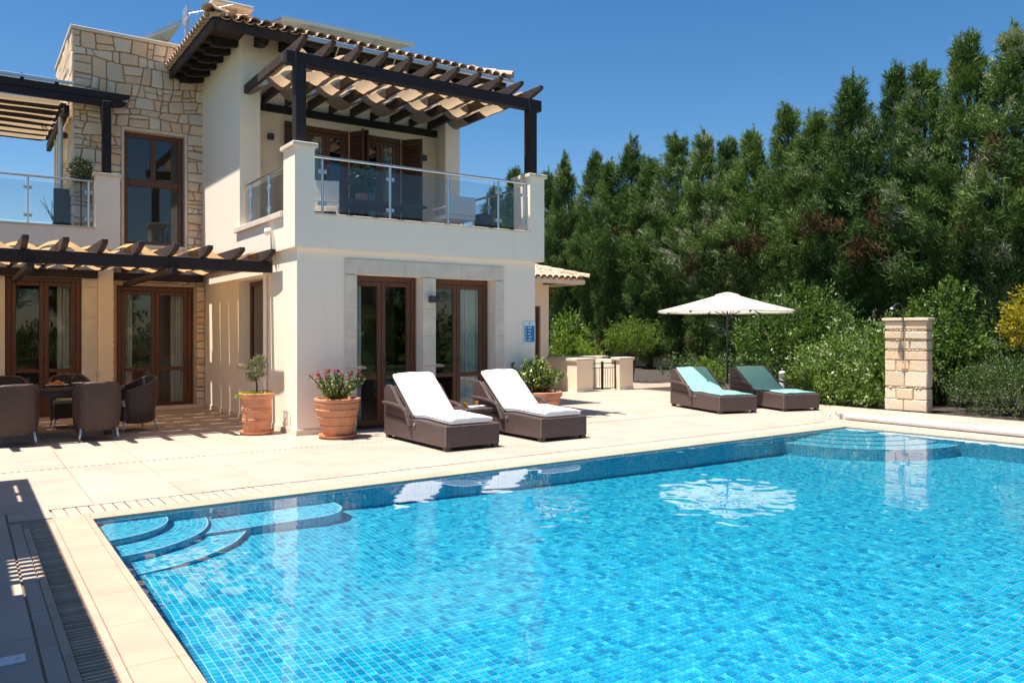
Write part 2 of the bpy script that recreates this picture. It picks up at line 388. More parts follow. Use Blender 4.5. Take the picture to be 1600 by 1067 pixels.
slabs(-5.6, 11.25, [-1.20, -.4, .4, 1.2, 2.0, 2.8, 3.6, 4.4, 5.2, 6.0], .8)
slabs(9.25, 11.25, [-9.2, -8.4, -7.6, -6.8, -6.0, -5.2, -4.4, -3.62], 1.0)
slabs(-6.3, -3.893, [-10.0, -9.0, -8.0, -7.0, -6.0, -5.0, -4.2, -3.62], .8); slabs(-3.888, -3.567, [-3.985, -3.62], .33)
# narrow slot drain: short stone bridges across the open joint
mb = MB()
for k in range(90): x = -5.6 + k*.075; mb.box(x, x+.034, -1.2405, -1.1995, -.03, -.0005)
d = mb.build('drain_bridge', 'slabst', terrace); d['kind'] = 'stuff'

# pool shell
basin = MB(); n = 24
def uvmesh(name, quads, mat, parent):
    me = bpy.data.meshes.new(name); vs = []; fs = []; uvs = []
    for q, u in quads:
        b = len(vs); vs += q; fs.append(tuple(range(b, b+len(q)))); uvs += u
    off = root_org(parent) if parent else Vector((0, 0, 0))
    me.from_pydata([tuple(Vector(v)-off) for v in vs], [], fs); me.materials.append(MAT[mat]); lay = me.uv_layers.new(name='UVMap')
    for i, l in enumerate(me.loops): lay.data[i].uv = uvs[l.vertex_index]
    o = bpy.data.objects.new(name, me); COL.objects.link(o)
    if parent: o.parent = parent
    o.cycles.is_caustics_receiver = True
    return o
q = []
for k in range(n):
    kx = [PX0 + (6.0-PX0)*j/20 for j in range(21)] + [6.9, 7.7, 8.5, 9.4]; x0, x1 = kx[k], kx[k+1]
    q.append(([(x0, PYS, floor_z(x0)-.005), (x1, PYS, floor_z(x1)-.005), (x1, -3.8, floor_z(x1)-.005), (x0, -3.8, floor_z(x0)-.005)], [(0, 0)]*4))
pool = struct(uvmesh('pool_floor', q, 'poolgrout', None))
q = []
for k in range(n):
    x0, x1 = PX0 + (8.1-PX0)*k/n, PX0 + (8.1-PX0)*(k+1)/n
    q.append(([(x0, far_y(x0), -2.1), (x1, far_y(x1), -2.1), (x1, far_y(x1), -.005), (x0, far_y(x0), -.005)], [(x0, -2.1), (x1, -2.1), (x1, -.005), (x0, -.005)]))
uvmesh('pool_wall', q, 'mosaic', pool)
uvmesh('pool_wall', [([(PX0, PYS, -2.1), (PX0, PY0, -2.1), (PX0, PY0, -.005), (PX0, PYS, -.005)], [(PYS, -2.1), (PY0, -2.1), (PY0, -.005), (PYS, -.005)])], 'mosaic', pool)
uvmesh('pool_wall', [([(east_x(-4.03), far_y(8.02), -2.1), (east_x(PYS), PYS, -2.1), (east_x(PYS), PYS, -.005), (east_x(-4.03), far_y(8.02), -.005)], [(4, -2.1), (PYS, -2.1), (PYS, -.005), (4, -.005)])], 'mosaic', pool)
uvmesh('pool_wall', [([(PX0, PYS, -2.1), (9.3, PYS, -2.1), (9.3, PYS, -.005), (PX0, PYS, -.005)], [(PX0, -2.1), (9.3, -2.1), (9.3, -.005), (PX0, -.005)])], 'mosaic', pool)

# floor mosaic: every tile real; the 300 that show largest are parts, the rest one piece of stuff
TS = .05
ix = np.arange(int(round(PX0/TS)), int(round(9.0/TS))); iy = np.arange(int(round(PYS/TS))+20, int(round(-4.0/TS)))
GX, GY = np.meshgrid(ix, iy); cells = np.stack([GX.ravel(), GY.ravel()], 1)
def refr_cell(px, py):                         # floor point seen through the water at a picture position (only picks which tiles are parts)
    th = math.atan(861/1247); f = Vector((math.sin(th), math.cos(th), 0)); r_ = Vector((math.cos(th), -math.sin(th), 0))
    v = (f + r_*((px-800)/1247) + Vector((0, 0, (517-py)/1247))).normalized(); c0 = Vector(CAMP); t_ = (WZ-c0.z)/v.z; h = c0 + v*t_
    c = -v.z; eta = 1/1.33; k = math.sqrt(1-eta*eta*(1-c*c)); d_ = v*eta + Vector((0, 0, eta*c-k)); s_ = (-1.1-h.z)/d_.z; p = h + d_*s_
    s_ = (floor_z(p.x)-h.z)/d_.z; p = h + d_*s_; return (math.floor(p.x/TS), math.floor(p.y/TS))
near = []; seen = set()
for py in range(1066, 980, -4):
    for px in range(330, 1600, 6):
        c = refr_cell(px, py)
        if c not in seen and c[0]*TS > PX0: seen.add(c); near.append(c)
near = near[:300]; seen = set(near)
mask = np.array([(int(a), int(b)) not in seen for a, b in cells])
def tile_geo(cs):
    n_ = len(cs); g = .0022; h = .0035
    x0 = cs[:, 0]*TS + g; x1 = cs[:, 0]*TS + TS - g; y0 = cs[:, 1]*TS + g; y1 = cs[:, 1]*TS + TS - g
    z0 = -1.02 - .125*np.clip(x0, -3.3, 6.0); z1 = -1.02 - .125*np.clip(x1, -3.3, 6.0)
    j = RNG.uniform(-.0006, .0006, n_)
    b = .0015
    V = np.stack([np.stack([x0, y0, z0-.006], 1), np.stack([x1, y0, z1-.006], 1), np.stack([x1, y1, z1-.006], 1), np.stack([x0, y1, z0-.006], 1),
                  np.stack([x0+b, y0+b, z0+h+j], 1), np.stack([x1-b, y0+b, z1+h+j], 1), np.stack([x1-b, y1-b, z1+h+j], 1), np.stack([x0+b, y1-b, z0+h+j], 1)], 1).reshape(-1, 3)
    f = np.array([(4, 5, 6, 7), (0, 1, 5, 4), (1, 2, 6, 5), (2, 3, 7, 6), (3, 0, 4, 7)]); F = (np.arange(n_)*8)[:, None, None] + f[None]
    return V, F.reshape(-1, 4)
V, F = tile_geo(cells[mask]); o = inst('mosaic_field', np_mesh('mosaic_field', V, F, 'tiletop'), pool); o['kind'] = 'stuff'; o.cycles.is_caustics_receiver = True
V, F = tile_geo(np.array([(0, 0)])); tme = np_mesh('mosaic_tile', V, F, 'tiletop')
for a, b in near:
    o = inst('mosaic_tile', tme, pool, (a*TS, b*TS, -.125*max(a*TS, -3.3))); o.cycles.is_caustics_receiver = True

# corner steps and bench
def arc_step(name, cx, cy, r_, zt, zb, a0, a1, n_=28):
    q = []; P = [(cx + r_*math.cos(a0+(a1-a0)*k/n_), cy + r_*math.sin(a0+(a1-a0)*k/n_)) for k in range(n_+1)]
    for k in range(n_):
        u0, u1 = abs(a1-a0)*r_*k/n_, abs(a1-a0)*r_*(k+1)/n_
        q.append(([(*P[k], zb), (*P[k+1], zb), (*P[k+1], zt), (*P[k], zt)], [(u0, zb), (u1, zb), (u1, zt), (u0, zt)]))
        ri = max(0, r_-.5); I = [(cx + (ri)*math.cos(a0+(a1-a0)*j/n_), cy + ri*math.sin(a0+(a1-a0)*j/n_)) for j in (k, k+1)]
        q.append(([(*P[k], zt), (*P[k+1], zt), (*I[1], zt), (*I[0], zt)], [(u0, 9.03), (u1, 9.03), (u1, 8.53), (u0, 8.53)]))
    o = uvmesh(name, q, 'mosaic', pool)
    m = MB(); m.tube([(p[0]*1, p[1], zt-.004) for p in P], .011, 6); e = m.build('step_nosing', 'poolgrout', pool, smooth='all'); e.cycles.is_caustics_receiver = True
    return o
cx, cy = PX0, PY0
for r_, zt, zb in ((.60, -.20, -.75), (.93, -.40, -.9), (1.26, -.60, -1.2)):
    arc_step('pool_step', cx, cy, r_, zt, zb, -PI/2, .02)
def bench_poly():
    p = [(PX0+.4, -4.72), (-1.45, -4.70)]
    for k in range(1, 9): a = -PI/2 + (PI/2)*k/8; p.append((-1.45 + .33*math.cos(a), -4.37 + .33*math.sin(a)))
    p.append((-1.12, -4.1)); return p
bp = bench_poly(); q = []; u = 0; zt = -.50
for k in range(len(bp)-1):
    a, b = Vector(bp[k]), Vector(bp[k+1]); L = (b-a).length
    nn = max(1, int(L/.3))
    for j in range(nn):
        p_, q_ = a.lerp(b, j/nn), a.lerp(b, (j+1)/nn); q.append(([(*p_, -1.4), (*q_, -1.4), (*q_, zt), (*p_, zt)], [(u, -1.4), (u+L/nn, -1.4), (u+L/nn, zt), (u, zt)])); u += L/nn
top = bp + [(PX0+.4, -4.1)]
q.append(([(*p, zt) for p in top], [tuple(p) for p in top]))
uvmesh('pool_bench', q, 'mosaic', pool)
m = MB(); m.tube([(p[0], p[1], zt-.004) for p in bp], .011, 6); e = m.build('step_nosing', 'poolgrout', pool, smooth='all'); e.cycles.is_caustics_receiver = True
cx2, cy2 = east_x(-4.03)+.02, far_y(8.0)
for r_, zt, zb in ((.5, -.15, -.6), (.82, -.30, -.7), (1.14, -.45, -.9), (1.45, -.60, -1.0), (1.76, -.75, -2.1)):
    arc_step('pool_step', cx2, cy2, r_, zt, zb, -PI, -PI/2+.1)

# water surface with small wind ripples
Nx, Ny = 560, 420
X = np.linspace(PX0-.015, 9.3, Nx); T = np.linspace(0, 1, Ny)
XX, TT = np.meshgrid(X, T); YTOP = PY0 + SHR*(XX-PX0) + .012; YY = PYS + (YTOP-PYS)*TT
XM = 8.035 + np.maximum(0, -4.03-YY)*.09; XX = np.minimum(XX, XM)
Z = np.zeros_like(XX); r2 = np.random.default_rng(5)
for k in range(70):
    lam = math.exp(r2.uniform(math.log(.13), math.log(.45))); a = r2.normal(.6, 1.1); kk = 2*PI/lam
    Z += lam*.00030*np.sin(kk*(math.cos(a)*XX+math.sin(a)*YY)+r2.uniform(0, 6.28))
patch = .65 + .5*np.sin(XX*.55+1.0+.6*np.sin(YY*.7))*np.sin(YY*.62+.5*np.sin(XX*.8))
Z = Z*patch + WZ
i = np.arange(Nx*Ny).reshape(Ny, Nx); F = np.stack([i[:-1, :-1], i[:-1, 1:], i[1:, 1:], i[1:, :-1]], -1).reshape(-1, 4)
water = struct(inst('water', np_mesh('water', np.stack([XX, YY, Z], -1).reshape(-1, 3), F, 'water', smooth=True)))
water.cycles.is_caustics_caster = True

# coping stones, overflow gratings
coping = struct(MB().box(PX0-.25, 8.0, -4.0, -3.95, -.05, -.02).build('pool_coping', 'grout'))
def quadslab(p, mat, name, par, top=.0, th=.045, bev=.004):
    m = MB(); m.prism([(a, b, top-th) for a, b in p], (0, 0, th)); return m.build(name, mat, par, bev=bev)
def shr(x0, x1, d0, d1, g=.002):              # strip north of the pool between offsets d0..d1 from the water edge
    return [(x0+g, far_y(x0)+d0), (x1-g, far_y(x1)+d0), (x1-g, far_y(x1)+d1), (x0+g, far_y(x0)+d1)]
x = PX0
while x < 8.3: quadslab(shr(x, min(x+.62, 8.32), -.012, .235), 'coping', 'coping_stone', coping); x += .62
y = PY0+.235
k = 0
while y > -12:                                  # west side: coping stone, thin edge strip, narrow border
    h = .62; quadslab([(-3.565, y-h+.002), (-3.335, y-h+.002), (-3.335, y-.002), (-3.565, y-.002)], 'coping', 'coping_stone', coping)
    quadslab([(-3.333, y-h+.002), (-3.288, y-h+.002), (-3.288, y-.002), (-3.333, y-.002)], 'coping', 'coping_edge', coping)
    quadslab([(-3.612, y-h+.002-.2), (-3.568, y-h+.002-.2), (-3.568, y-.002-.2), (-3.612, y-.002-.2)], 'coping', 'border_stone', coping, -.001)
    quadslab([(-3.802, y-h+.003-.3), (-3.757, y-h+.003-.3), (-3.757, y-.003-.3), (-3.802, y-.003-.3)], 'coping', 'border_stone', coping, -.001)
    quadslab([(-3.888, y-h+.003-.1), (-3.806, y-h+.003-.1), (-3.806, y-.003-.1), (-3.888, y-.003-.1)], 'slabst', 'border_stone', coping, -.001)
    y -= h
y = -4.03
while y > -12:
    h = .62; a, b = east_x(y), east_x(y-h); quadslab([(b-.012, y-h+.002), (b+.3, y-h+.002), (a+.3, y-.002), (a-.012, y-.002)], 'coping', 'coping_stone', coping)
    quadslab([(b+.304, y-h+.002), (9.245, y-h+.002), (9.245, y-.002), (a+.304, y-.002)], 'slabst', 'paving_slab', terrace, 0); y -= h
quadslab([(8.33, -4.02), (9.245, -4.02), (9.245, -3.42), (8.33, -3.42)], 'slabst', 'paving_slab', terrace, 0)
gt = tag(MB().prism([(*p, -.045) for p in shr(-3.6, 8.32, .238, .585)], (0, 0, .022)).build('overflow_grating', 'gratewhite'), 'white ribbed overflow grating along the far edge of the pool, beside the terrace slabs', 'grating')
sme = MB().box(-.0455, .0455, -.168, .168, -.011, 0).mesh('grating_slat', 'gratewhite', bev=.004)
x = -3.5; k = 0
while x < 8.3: inst('grating_slat', sme, gt, (x, far_y(x)+.41, -.003+.0015*(k % 3 == 0)), (0, 0, SHR)); x += .1; k += 1
gw = tag(MB().box(-3.755, -3.614, -12, -4.05, -.07, -.06).build('drain_grate', 'blackmetal'), 'narrow slatted drain grate lying in shadow along the left side of the pool', 'grating')
sme = MB().box(-.068, .068, -.013, .013, -.02, 0).mesh('grate_slat', 'gratewood', bev=.002)
for k in range(168): inst('grate_slat', sme, gw, (-3.6845, -4.09-k*.047, -.004+random.uniform(-.002, 0)), (0, 0, random.uniform(-.02, .02)))
lid = thing('skimmer_lid', 'pale rectangular access lid set in the shaded paving at the lower left', 'lid', (-4.12, -7.3, 0))
MB().box(-4.3, -3.955, -7.36, -7.25, .0, .008).build('cover_plate', 'signwhite', lid, bev=.003)
MB().tube([(-3.985, -7.305, .006), (-3.985, -7.305, .012)], .012, 10).build('screw', 'steel', lid)

# ================================================================ THE VILLA
villa = thing('villa', 'two storey cream villa with stone tower, tiled roof and glass railed balconies', 'house', (2.2, 4, 0))
def vp(mbx, name, mat, par=None, **kw): return mbx.build(name, mat, par or villa, **kw)
UX = -.06                                     # upper storey stands 6 cm proud on the left
m = MB(); wall_grid(m, 'y', 0, .3, 0, 4.5, 0, 2.87, [(.97, 2.15, 0, 2.5), (2.40, 3.60, 0, 2.5)]); vp(m, 'front_wall', 'plaster')
m = MB(); wall_grid(m, 'x', 0, .3, .302, 5.63, 0, 2.868, [(1.63, 3.1, .96, 2.5)]); vp(m, 'side_wall', 'plaster')
m = MB().box(4.2, 4.5, .302, 8, 0, 2.868); vp(m, 'end_wall', 'plaster')
# skirting
for b_ in ((-.018, -.002, -.018, 5.53, 0, .085), (-.001, .96, -.02, -.002, 0, .087), (3.61, 4.52, -.02, -.002, 0, .087)): vp(MB().box(*b_), 'skirting', 'trim', bev=.004)
# balcony slab and parapet
m = MB().box(UX+.003, 4.647, .121, 2.82, 2.872, 3.28); vp(m, 'balcony_slab', 'plaster')
m = MB(); m.box(UX, 4.65, -.08, .12, 2.872, 3.38); vp(m, 'parapet', 'plaster')
vp(MB().box(UX, .14, .1205, 2.82, 2.873, 3.379), 'parapet', 'plaster'); vp(MB().box(4.45, 4.65, .1205, 2.82, 2.873, 3.379), 'parapet', 'plaster')
vp(MB().box(.252, 4.328, -.10, .15, 3.382, 3.415), 'sill', 'trim', bev=.005)
vp(MB().box(-.11, .16, .442, 3.03, 3.382, 3.475), 'sill', 'trim', bev=.006); vp(MB().box(4.43, 4.68, .442, 2.82, 3.382, 3.415), 'sill', 'trim', bev=.005)
for x0, x1 in ((UX, .25), (4.33, 4.65)):
    vp(MB().box(x0-.0015, x1+.0015, -.0815, .44, 2.876, 4.40), 'balcony_pillar', 'plaster')
    vp(MB().box(x0-.045, x1+.045, -.125, .485, 4.402, 4.47), 'pillar_cap', 'trim', bev=.008)
# upper walls: piers, lintel, recess
m = MB(); wall_grid(m, 'x', UX, .3, 2.822, 5.63, 2.87, 7.0, []); vp(m, 'upper_side_wall', 'plaster')
m = MB(); wall_grid(m, 'y', 2.82, .43, UX+.001, 4.57, 3.285, 6.98, [(.31, 4.22, 3.285, 6.12)]); vp(m, 'upper_front_wall', 'plaster')
m = MB(); wall_grid(m, 'y', 3.25, .25, .3, 4.24, 3.283, 6.3, [(1.30, 2.24, 3.29, 5.62), (2.46, 3.40, 3.29, 5.62)]); vp(m, 'recess_wall', 'plaster2')
vp(MB().box(4.3, 4.57, 3.255, 8, 3.285, 6.98), 'upper_end_wall', 'plaster')
vp(MB().box(.3, 4.3, 3.5, 8, 6.2, 6.3), 'upper_ceiling', 'room')
# rooms behind the glass
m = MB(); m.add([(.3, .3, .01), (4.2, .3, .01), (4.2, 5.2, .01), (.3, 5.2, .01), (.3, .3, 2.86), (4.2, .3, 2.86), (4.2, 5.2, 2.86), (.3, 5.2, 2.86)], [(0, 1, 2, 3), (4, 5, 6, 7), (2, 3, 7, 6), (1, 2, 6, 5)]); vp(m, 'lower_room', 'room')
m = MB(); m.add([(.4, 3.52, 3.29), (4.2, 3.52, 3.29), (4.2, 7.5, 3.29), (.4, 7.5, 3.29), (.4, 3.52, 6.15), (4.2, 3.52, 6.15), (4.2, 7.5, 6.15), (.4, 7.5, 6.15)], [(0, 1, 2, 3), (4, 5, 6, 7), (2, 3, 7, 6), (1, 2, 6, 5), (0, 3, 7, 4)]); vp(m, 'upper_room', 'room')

def door(x0, x1, y, z0, z1, mat='doorwood', par=None, rail=.32, name='patio_door', handles=True, fw=.085, thr=.02):
    """two-leaf glazed door in a wooden frame; glass and handles are its own pieces"""
    m = MB(); d = .07
    m.box(x0, x0+fw, y, y+d, z0, z1).box(x1-fw, x1, y, y+d, z0, z1).box(x0+fw+.001, x1-fw-.001, y, y+d, z1-fw, z1-.001)
    if thr: m.box(x0+fw+.001, x1-fw-.001, y-.01, y+d, z0, z0+thr)
    fr = m.build(name, mat, par or villa, bev=.006)
    xm = (x0+x1)/2; a0, a1 = x0+fw+.003, x1-fw-.003; b0, b1 = z0+thr+.004, z1-fw-.003; s = .075; yy = y+.012
    for k, (p, q_) in enumerate(((a0, xm-.002), (xm+.002, a1))):
        m = MB(); m.box(p, p+s, yy, yy+.05, b0, b1).box(q_-s, q_, yy, yy+.05, b0, b1).box(p+s+.001, q_-s-.001, yy+.001, yy+.049, b1-s, b1-.001).box(p+s+.001, q_-s-.001, yy+.001, yy+.049, b0+.001, b0+s*1.4)
        zr = b0 + (b1-b0)*rail
        if rail: m.box(p+s+.001, q_-s-.001, yy+.001, yy+.049, zr, zr+.07)
        m.build('door_leaf', mat, fr, bev=.005)
        segs = [(b0+s*1.4, zr), (zr+.07, b1-s)] if rail else [(b0+s*1.4, b1-s)]
        for c0, c1 in segs: MB().box(p+s+.002, q_-s-.002, yy+.020, yy+.026, c0+.002, c1-.002).build('glass_pane', 'glass', fr)
        if handles: 
            hx = q_-s*.5 if k == 0 else p+s*.5
            MB().tube([(hx, yy-.001, z0+1.06), (hx, yy-.045, z0+1.06), (hx+(-.07 if k == 0 else .07), yy-.045, z0+1.06)], .007, 8).build('handle', 'brass', fr)
    return fr
door(.88, 2.13, .2, .02, 2.495); door(2.316, 3.58, .2, .02, 2.495)
# stone surround of the two doors, block by block
def blk(x0, x1, z0, z1, y0=-.03, y1=.0, g=.0018): MB().box(x0+g, x1-g, y0, y1-.001, z0+g, z1-g).build('surround_block', 'trim', sur, bev=.003)
sur = vp(MB().box(.772, 3.788, -.012, -.0015, 2.505, 2.735), 'door_surround', 'mortar')
for x0, x1 in ((.77, .97), (2.15, 2.40), (3.60, 3.79)):
    z = 0.09
    for h in (.5, .42, .5, .46, .52): blk(x0, x1, z, min(z+h, 2.50)); z += h
for x0, x1 in ((.77, 1.82), (1.82, 2.9), (2.9, 3.79)): blk(x0, x1, 2.502, 2.74)
def lamp(x, y, z, nrm=(0, -1)):
    ax, ay = nrm; px, py = -ay, ax
    def pt(a, b, z_): return (x + px*a + ax*b, y + py*a + ay*b, z_)
    m = MB(); vs = [pt(a, b, zz) for zz in (z-.055, z+.055) for a, b in ((-.055, .02), (.055, .02), (.055, .12), (-.055, .12))]
    m.add(vs, [(0, 1, 2, 3), (4, 5, 6, 7), (0, 1, 5, 4), (1, 2, 6, 5), (2, 3, 7, 6), (3, 0, 4, 7)])
    l = m.build('wall_lamp', 'lampmetal', villa, bev=.006)
    m = MB(); vs = [pt(a, b, zz) for zz in (z-.04, z+.04) for a, b in ((-.04, .001), (.04, .001), (.04, .021), (-.04, .021))]
    m.add(vs, [(0, 1, 2, 3), (4, 5, 6, 7), (0, 1, 5, 4), (1, 2, 6, 5), (2, 3, 7, 6), (3, 0, 4, 7)]); m.build('mounting_plate', 'blackmetal', l)
lamp(2.30, -.03, 2.13); lamp(.62, 3.25, 5.28); lamp(3.90, 3.25, 5.28)
# upper balcony doors with open shutters
for x0, x1 in ((1.30, 2.24), (2.46, 3.40)): door(x0+.002, x1-.002, 3.29, 3.30, 5.615, rail=.0, handles=False)
def shutter(xh, ang, s):                       # hinged at xh, swings towards the balcony
    dx, dy = math.cos(ang)*s, -math.sin(ang); w = .46
    a = Vector((xh, 3.235, 0)); m = MB()
    for z0, z1 in ((3.33, 3.43), (5.5, 5.6)): m.obox(a+Vector((dx*w/2, dy*w/2, (z0+z1)/2)), Vector((dx, dy, 0))*(w/2-.061), Vector((-dy, dx, 0))*.019, (0, 0, (z1-z0)/2))
    for t0 in (.03, w-.03): m.obox(a+Vector((dx*t0, dy*t0, 4.465)), Vector((dx, dy, 0))*.03, Vector((-dy, dx, 0))*.02, (0, 0, 1.135))
    sh = m.build('shutter', 'shutter', villa, bev=.004)
    for k in range(24):
        z = 3.47 + k*.086; n_ = Vector((-dy, dx, 0))
        MB().obox(a+Vector((dx*w/2, dy*w/2, z)), Vector((dx, dy, 0))*(w/2-.061), (n_*.010+Vector((0, 0, .046))), (n_*.004-Vector((0, 0, .0009)))).build('louvre_slat', 'shutter', sh)
shutter(1.30, R(18), -1); shutter(2.245, R(62), 1); shutter(2.455, R(75), -1); shutter(3.405, R(50), 1)
# side window
m = MB(); X0 = .2
for a in (1.63, 2.30, 3.02): m.box(X0, X0+.07, a, a+.08, .99, 2.5)
m.box(X0, X0+.07, 1.711, 2.299, 2.42, 2.499).box(X0, X0+.07, 2.381, 3.019, 2.42, 2.499).box(X0, X0+.07, 1.711, 2.299, .99, 1.08).box(X0, X0+.07, 2.381, 3.019, .99, 1.08)
wf = vp(m, 'side_window', 'doorwood', bev=.004); MB().box(X0+.03, X0+.036, 1.711, 2.299, 1.08, 2.42).build('glass_pane', 'glass', wf); MB().box(X0+.03, X0+.036, 2.381, 3.019, 1.08, 2.42).build('glass_pane', 'glass', wf)
vp(MB().box(-.03, .198, 1.58, 3.15, .915, .958), 'window_sill', 'trim', bev=.005)
# rain pipes on the side wall
vp(MB().tube([(-.05, 1.40, .06), (-.05, 1.40, 2.62), (.0, 1.40, 2.75)], .032, 10), 'rain_pipe', 'plaster', smooth=40)
vp(MB().tube([(.02, 1.05, 3.24), (-.14, 1.05, 3.22), (-.145, .98, 3.18)], .045, 12), 'spout', 'plaster', smooth=40)
vp(MB().tube([(-.10, .86, 3.2), (-.085, .86, 2.93)], .018, 8), 'rain_pipe', 'plaster', smooth=40)
for yy in (.42, .30): vp(MB().tube([(0, yy, .32), (-.05, yy, .32), (-.06, yy, .22)], .011, 8).tube([(-.05, yy, .32), (-.05, yy, .36)], .02, 8), 'tap', 'alu', smooth=40)

# roof: hipped, clay tiles
EX0, EX1, EY0, EY1, EZ = -.72, 5.31, 2.11, 9.0, 6.93; PT = .25
def roof_z(x, y): return EZ + PT*min(x-EX0, EX1-x, y-EY0, EY1-y)
cxm = (EX0+EX1)/2; hw = (EX1-EX0)/2; top_z = EZ + PT*hw
rv = [(EX0, EY0, EZ), (EX1, EY0, EZ), (EX1, EY1, EZ), (EX0, EY1, EZ), (cxm, EY0+hw, top_z), (cxm, EY1-hw, top_z)]
m = MB(); m.add(rv, [(0, 1, 4), (1, 2, 5, 4), (2, 3, 5), (3, 0, 4, 5)]); m.add([(x, y, z-.035) for x, y, z in rv], [(0, 1, 4), (1, 2, 5, 4), (2, 3, 5), (3, 0, 4, 5)])
m.add([(EX0, EY0, EZ), (EX1, EY0, EZ), (EX1, EY0, EZ-.035), (EX0, EY0, EZ-.035)], [(0, 1, 2, 3)]); m.add([(EX0, EY0, EZ), (EX0, EY1, EZ), (EX0, EY1, EZ-.035), (EX0, EY0, EZ-.035)], [(0, 1, 2, 3)])
m.add([(EX1, EY0, EZ), (EX1, EY1, EZ), (EX1, EY1, EZ-.035), (EX1, EY0, EZ-.035)], [(0, 1, 2, 3)])
roof = vp(m, 'roof', 'wetherwood')
def barrel(L=.42, r0=.095, r1=.075, n=8, th=.014):     # clay cover tile, local +Y is up the slope, lower end at y=0
    m = MB(); vs = []; fs = []
    for rr in (0, -th):
        for yy, r_ in ((0, r0), (L, r1)):
            for k in range(n+1): a = PI*k/n; vs.append((-math.cos(a)*(r_+rr), yy, math.sin(a)*(r_+rr)*.85))
    N = n+1
    for k in range(n): fs += [(k, k+1, N+k+1, N+k), (2*N+k+1, 2*N+k, 3*N+k, 3*N+k+1), (k+1, k, 2*N+k, 2*N+k+1)]
    m.add(vs, fs); return m
bme = barrel().mesh('roof_tile', 'tile', smooth=35); sl = math.atan(PT)
pan = MB()
for sx in (1,):
    vs = []; fs = []
    for rr in (0, .012):
        for yy in (0, .42):
            for k in range(7): a = PI*k/6; vs.append((-math.cos(a)*.085, yy, -math.sin(a)*(.055)+.012-rr))
    for k in range(6): fs += [(k, k+1, 8+k, 7+k), (14+k+1, 14+k, 21+k, 21+k+1), (k+1, k, 14+k, 14+k+1)]
    pan.add(vs, fs)
pme = pan.mesh('roof_tile', 'tile', smooth=35)
P = .2
def tile_side(a0, a1, fn, rz, rows_parts, depth):
    """fn(a, d) -> point on slope, a along the eave, d up from it"""
    n_ = int((a1-a0)/P); st = MB()
    for row in range(int(depth/.34)):
        for k in range(n_):
            a = a0 + (k+.5)*P + (a1-a0-n_*P)/2; d_ = -.07 + row*.36; lim = min(a-a0, a1-a)
            if d_ > lim-.05: continue
            if row < rows_parts:
                p = Vector(fn(a, d_)); inst('roof_tile', bme, roof, p+Vector((0, 0, .035)), (sl, 0, rz+random.uniform(-.02, .02)))
                p2 = Vector(fn(a+P/2, d_+.02)); inst('roof_tile', pme, roof, p2+Vector((0, 0, .03)), (sl, 0, rz))
            else:
                mt = Matrix.Translation(Vector(fn(a, d_))+Vector((0, 0, .045))) @ Matrix.Rotation(rz, 4, 'Z') @ Matrix.Rotation(sl, 4, 'X')
                for mm in (bme, pme):
                    off = Vector((P/2, 0, -.01)) if mm is pme else Vector((0, 0, 0))
                    st.add([mt @ (v.co+off) for v in mm.vertices], [tuple(p.vertices) for p in mm.polygons])
    return st
fz = lambda d: EZ + PT*d
s1 = tile_side(EX0, EX1, lambda a, d: (a, EY0+d, fz(d)), 0, 2, 3)
s2 = tile_side(EY0, EY1, lambda a, d: (EX0+d, EY0+EY1-a, fz(d)), -PI/2, 2, 3)
s3 = tile_side(EY0, EY1, lambda a, d: (EX1-d, a, fz(d)), PI/2, 1, 3)
o = MB(); 
for s in (s1, s2, s3): o.add(s.v, s.f)
o = o.build('upper_roof_tiles', 'tile', roof); o['kind'] = 'stuff'
hme = barrel(.42, .125, .105).mesh('hip_tile', 'tile', smooth=35); hs_ = math.atan(PT/math.sqrt(2))
for (x0, y0, dx, dy) in ((EX0, EY0, 1, 1), (EX1, EY0, -1, 1)):
    for k in range(11):
        d = -.09 + k*.255; inst('hip_tile', hme, roof, (x0+dx*d, y0+dy*d, fz(d)+.075), (hs_, 0, math.atan2(dy, dx)-PI/2))
# soffit, fascia, rafter tails
vp(MB().box(EX0+.01, EX0+.055, EY0+.01, EY1, EZ-.19, EZ-.037), 'fascia', 'wetherwood', bev=.005); vp(MB().box(EX0+.057, EX1-.057, EY0+.01, EY0+.055, EZ-.19, EZ-.037), 'fascia', 'wetherwood', bev=.005)
vp(MB().box(EX1-.055, EX1-.01, EY0+.01, EY1, EZ-.19, EZ-.037), 'fascia', 'wetherwood', bev=.005)
def tail(px, py, dx, dy, L):                  # rafter end with a curved underside, from the wall outwards
    pr = [(0, .05), (0, -.14), (.25, -.14), (.45, -.10), (L-.12, -.04), (L, .02), (L, .05-.0)]
    m = MB(); w = .06; n_ = Vector((-dy, dx, 0))
    pts = [Vector((px+dx*a, py+dy*a, EZ+PT*(L+.02-a)+b-.175)) - n_*w for a, b in pr]; m.prism(pts, n_*2*w); vp(m, 'rafter_tail', 'darkwood', bev=.006)
for k in range(7): tail(UX, 2.96+k*.50, -1, 0, .60)
for k in range(11): tail(.25+k*.45, 2.82, 0, -1, .64)
m = MB().box(EX0+.06, UX, EY0+.06, EY1, EZ-.06, EZ-.04); vp(m, 'soffit', 'wetherwood')
gut = vp(MB().box(.86, 5.42, 1.985, 2.065, EZ-.115, EZ-.03), 'eave_gutter', 'alu', bev=.012)
for k in range(4): MB().bar((1.5+k*1.15, 2.00, EZ-.11), (1.5+k*1.15, 2.16, EZ-.24), .02, .012).build('gutter_bracket', 'white', gut)
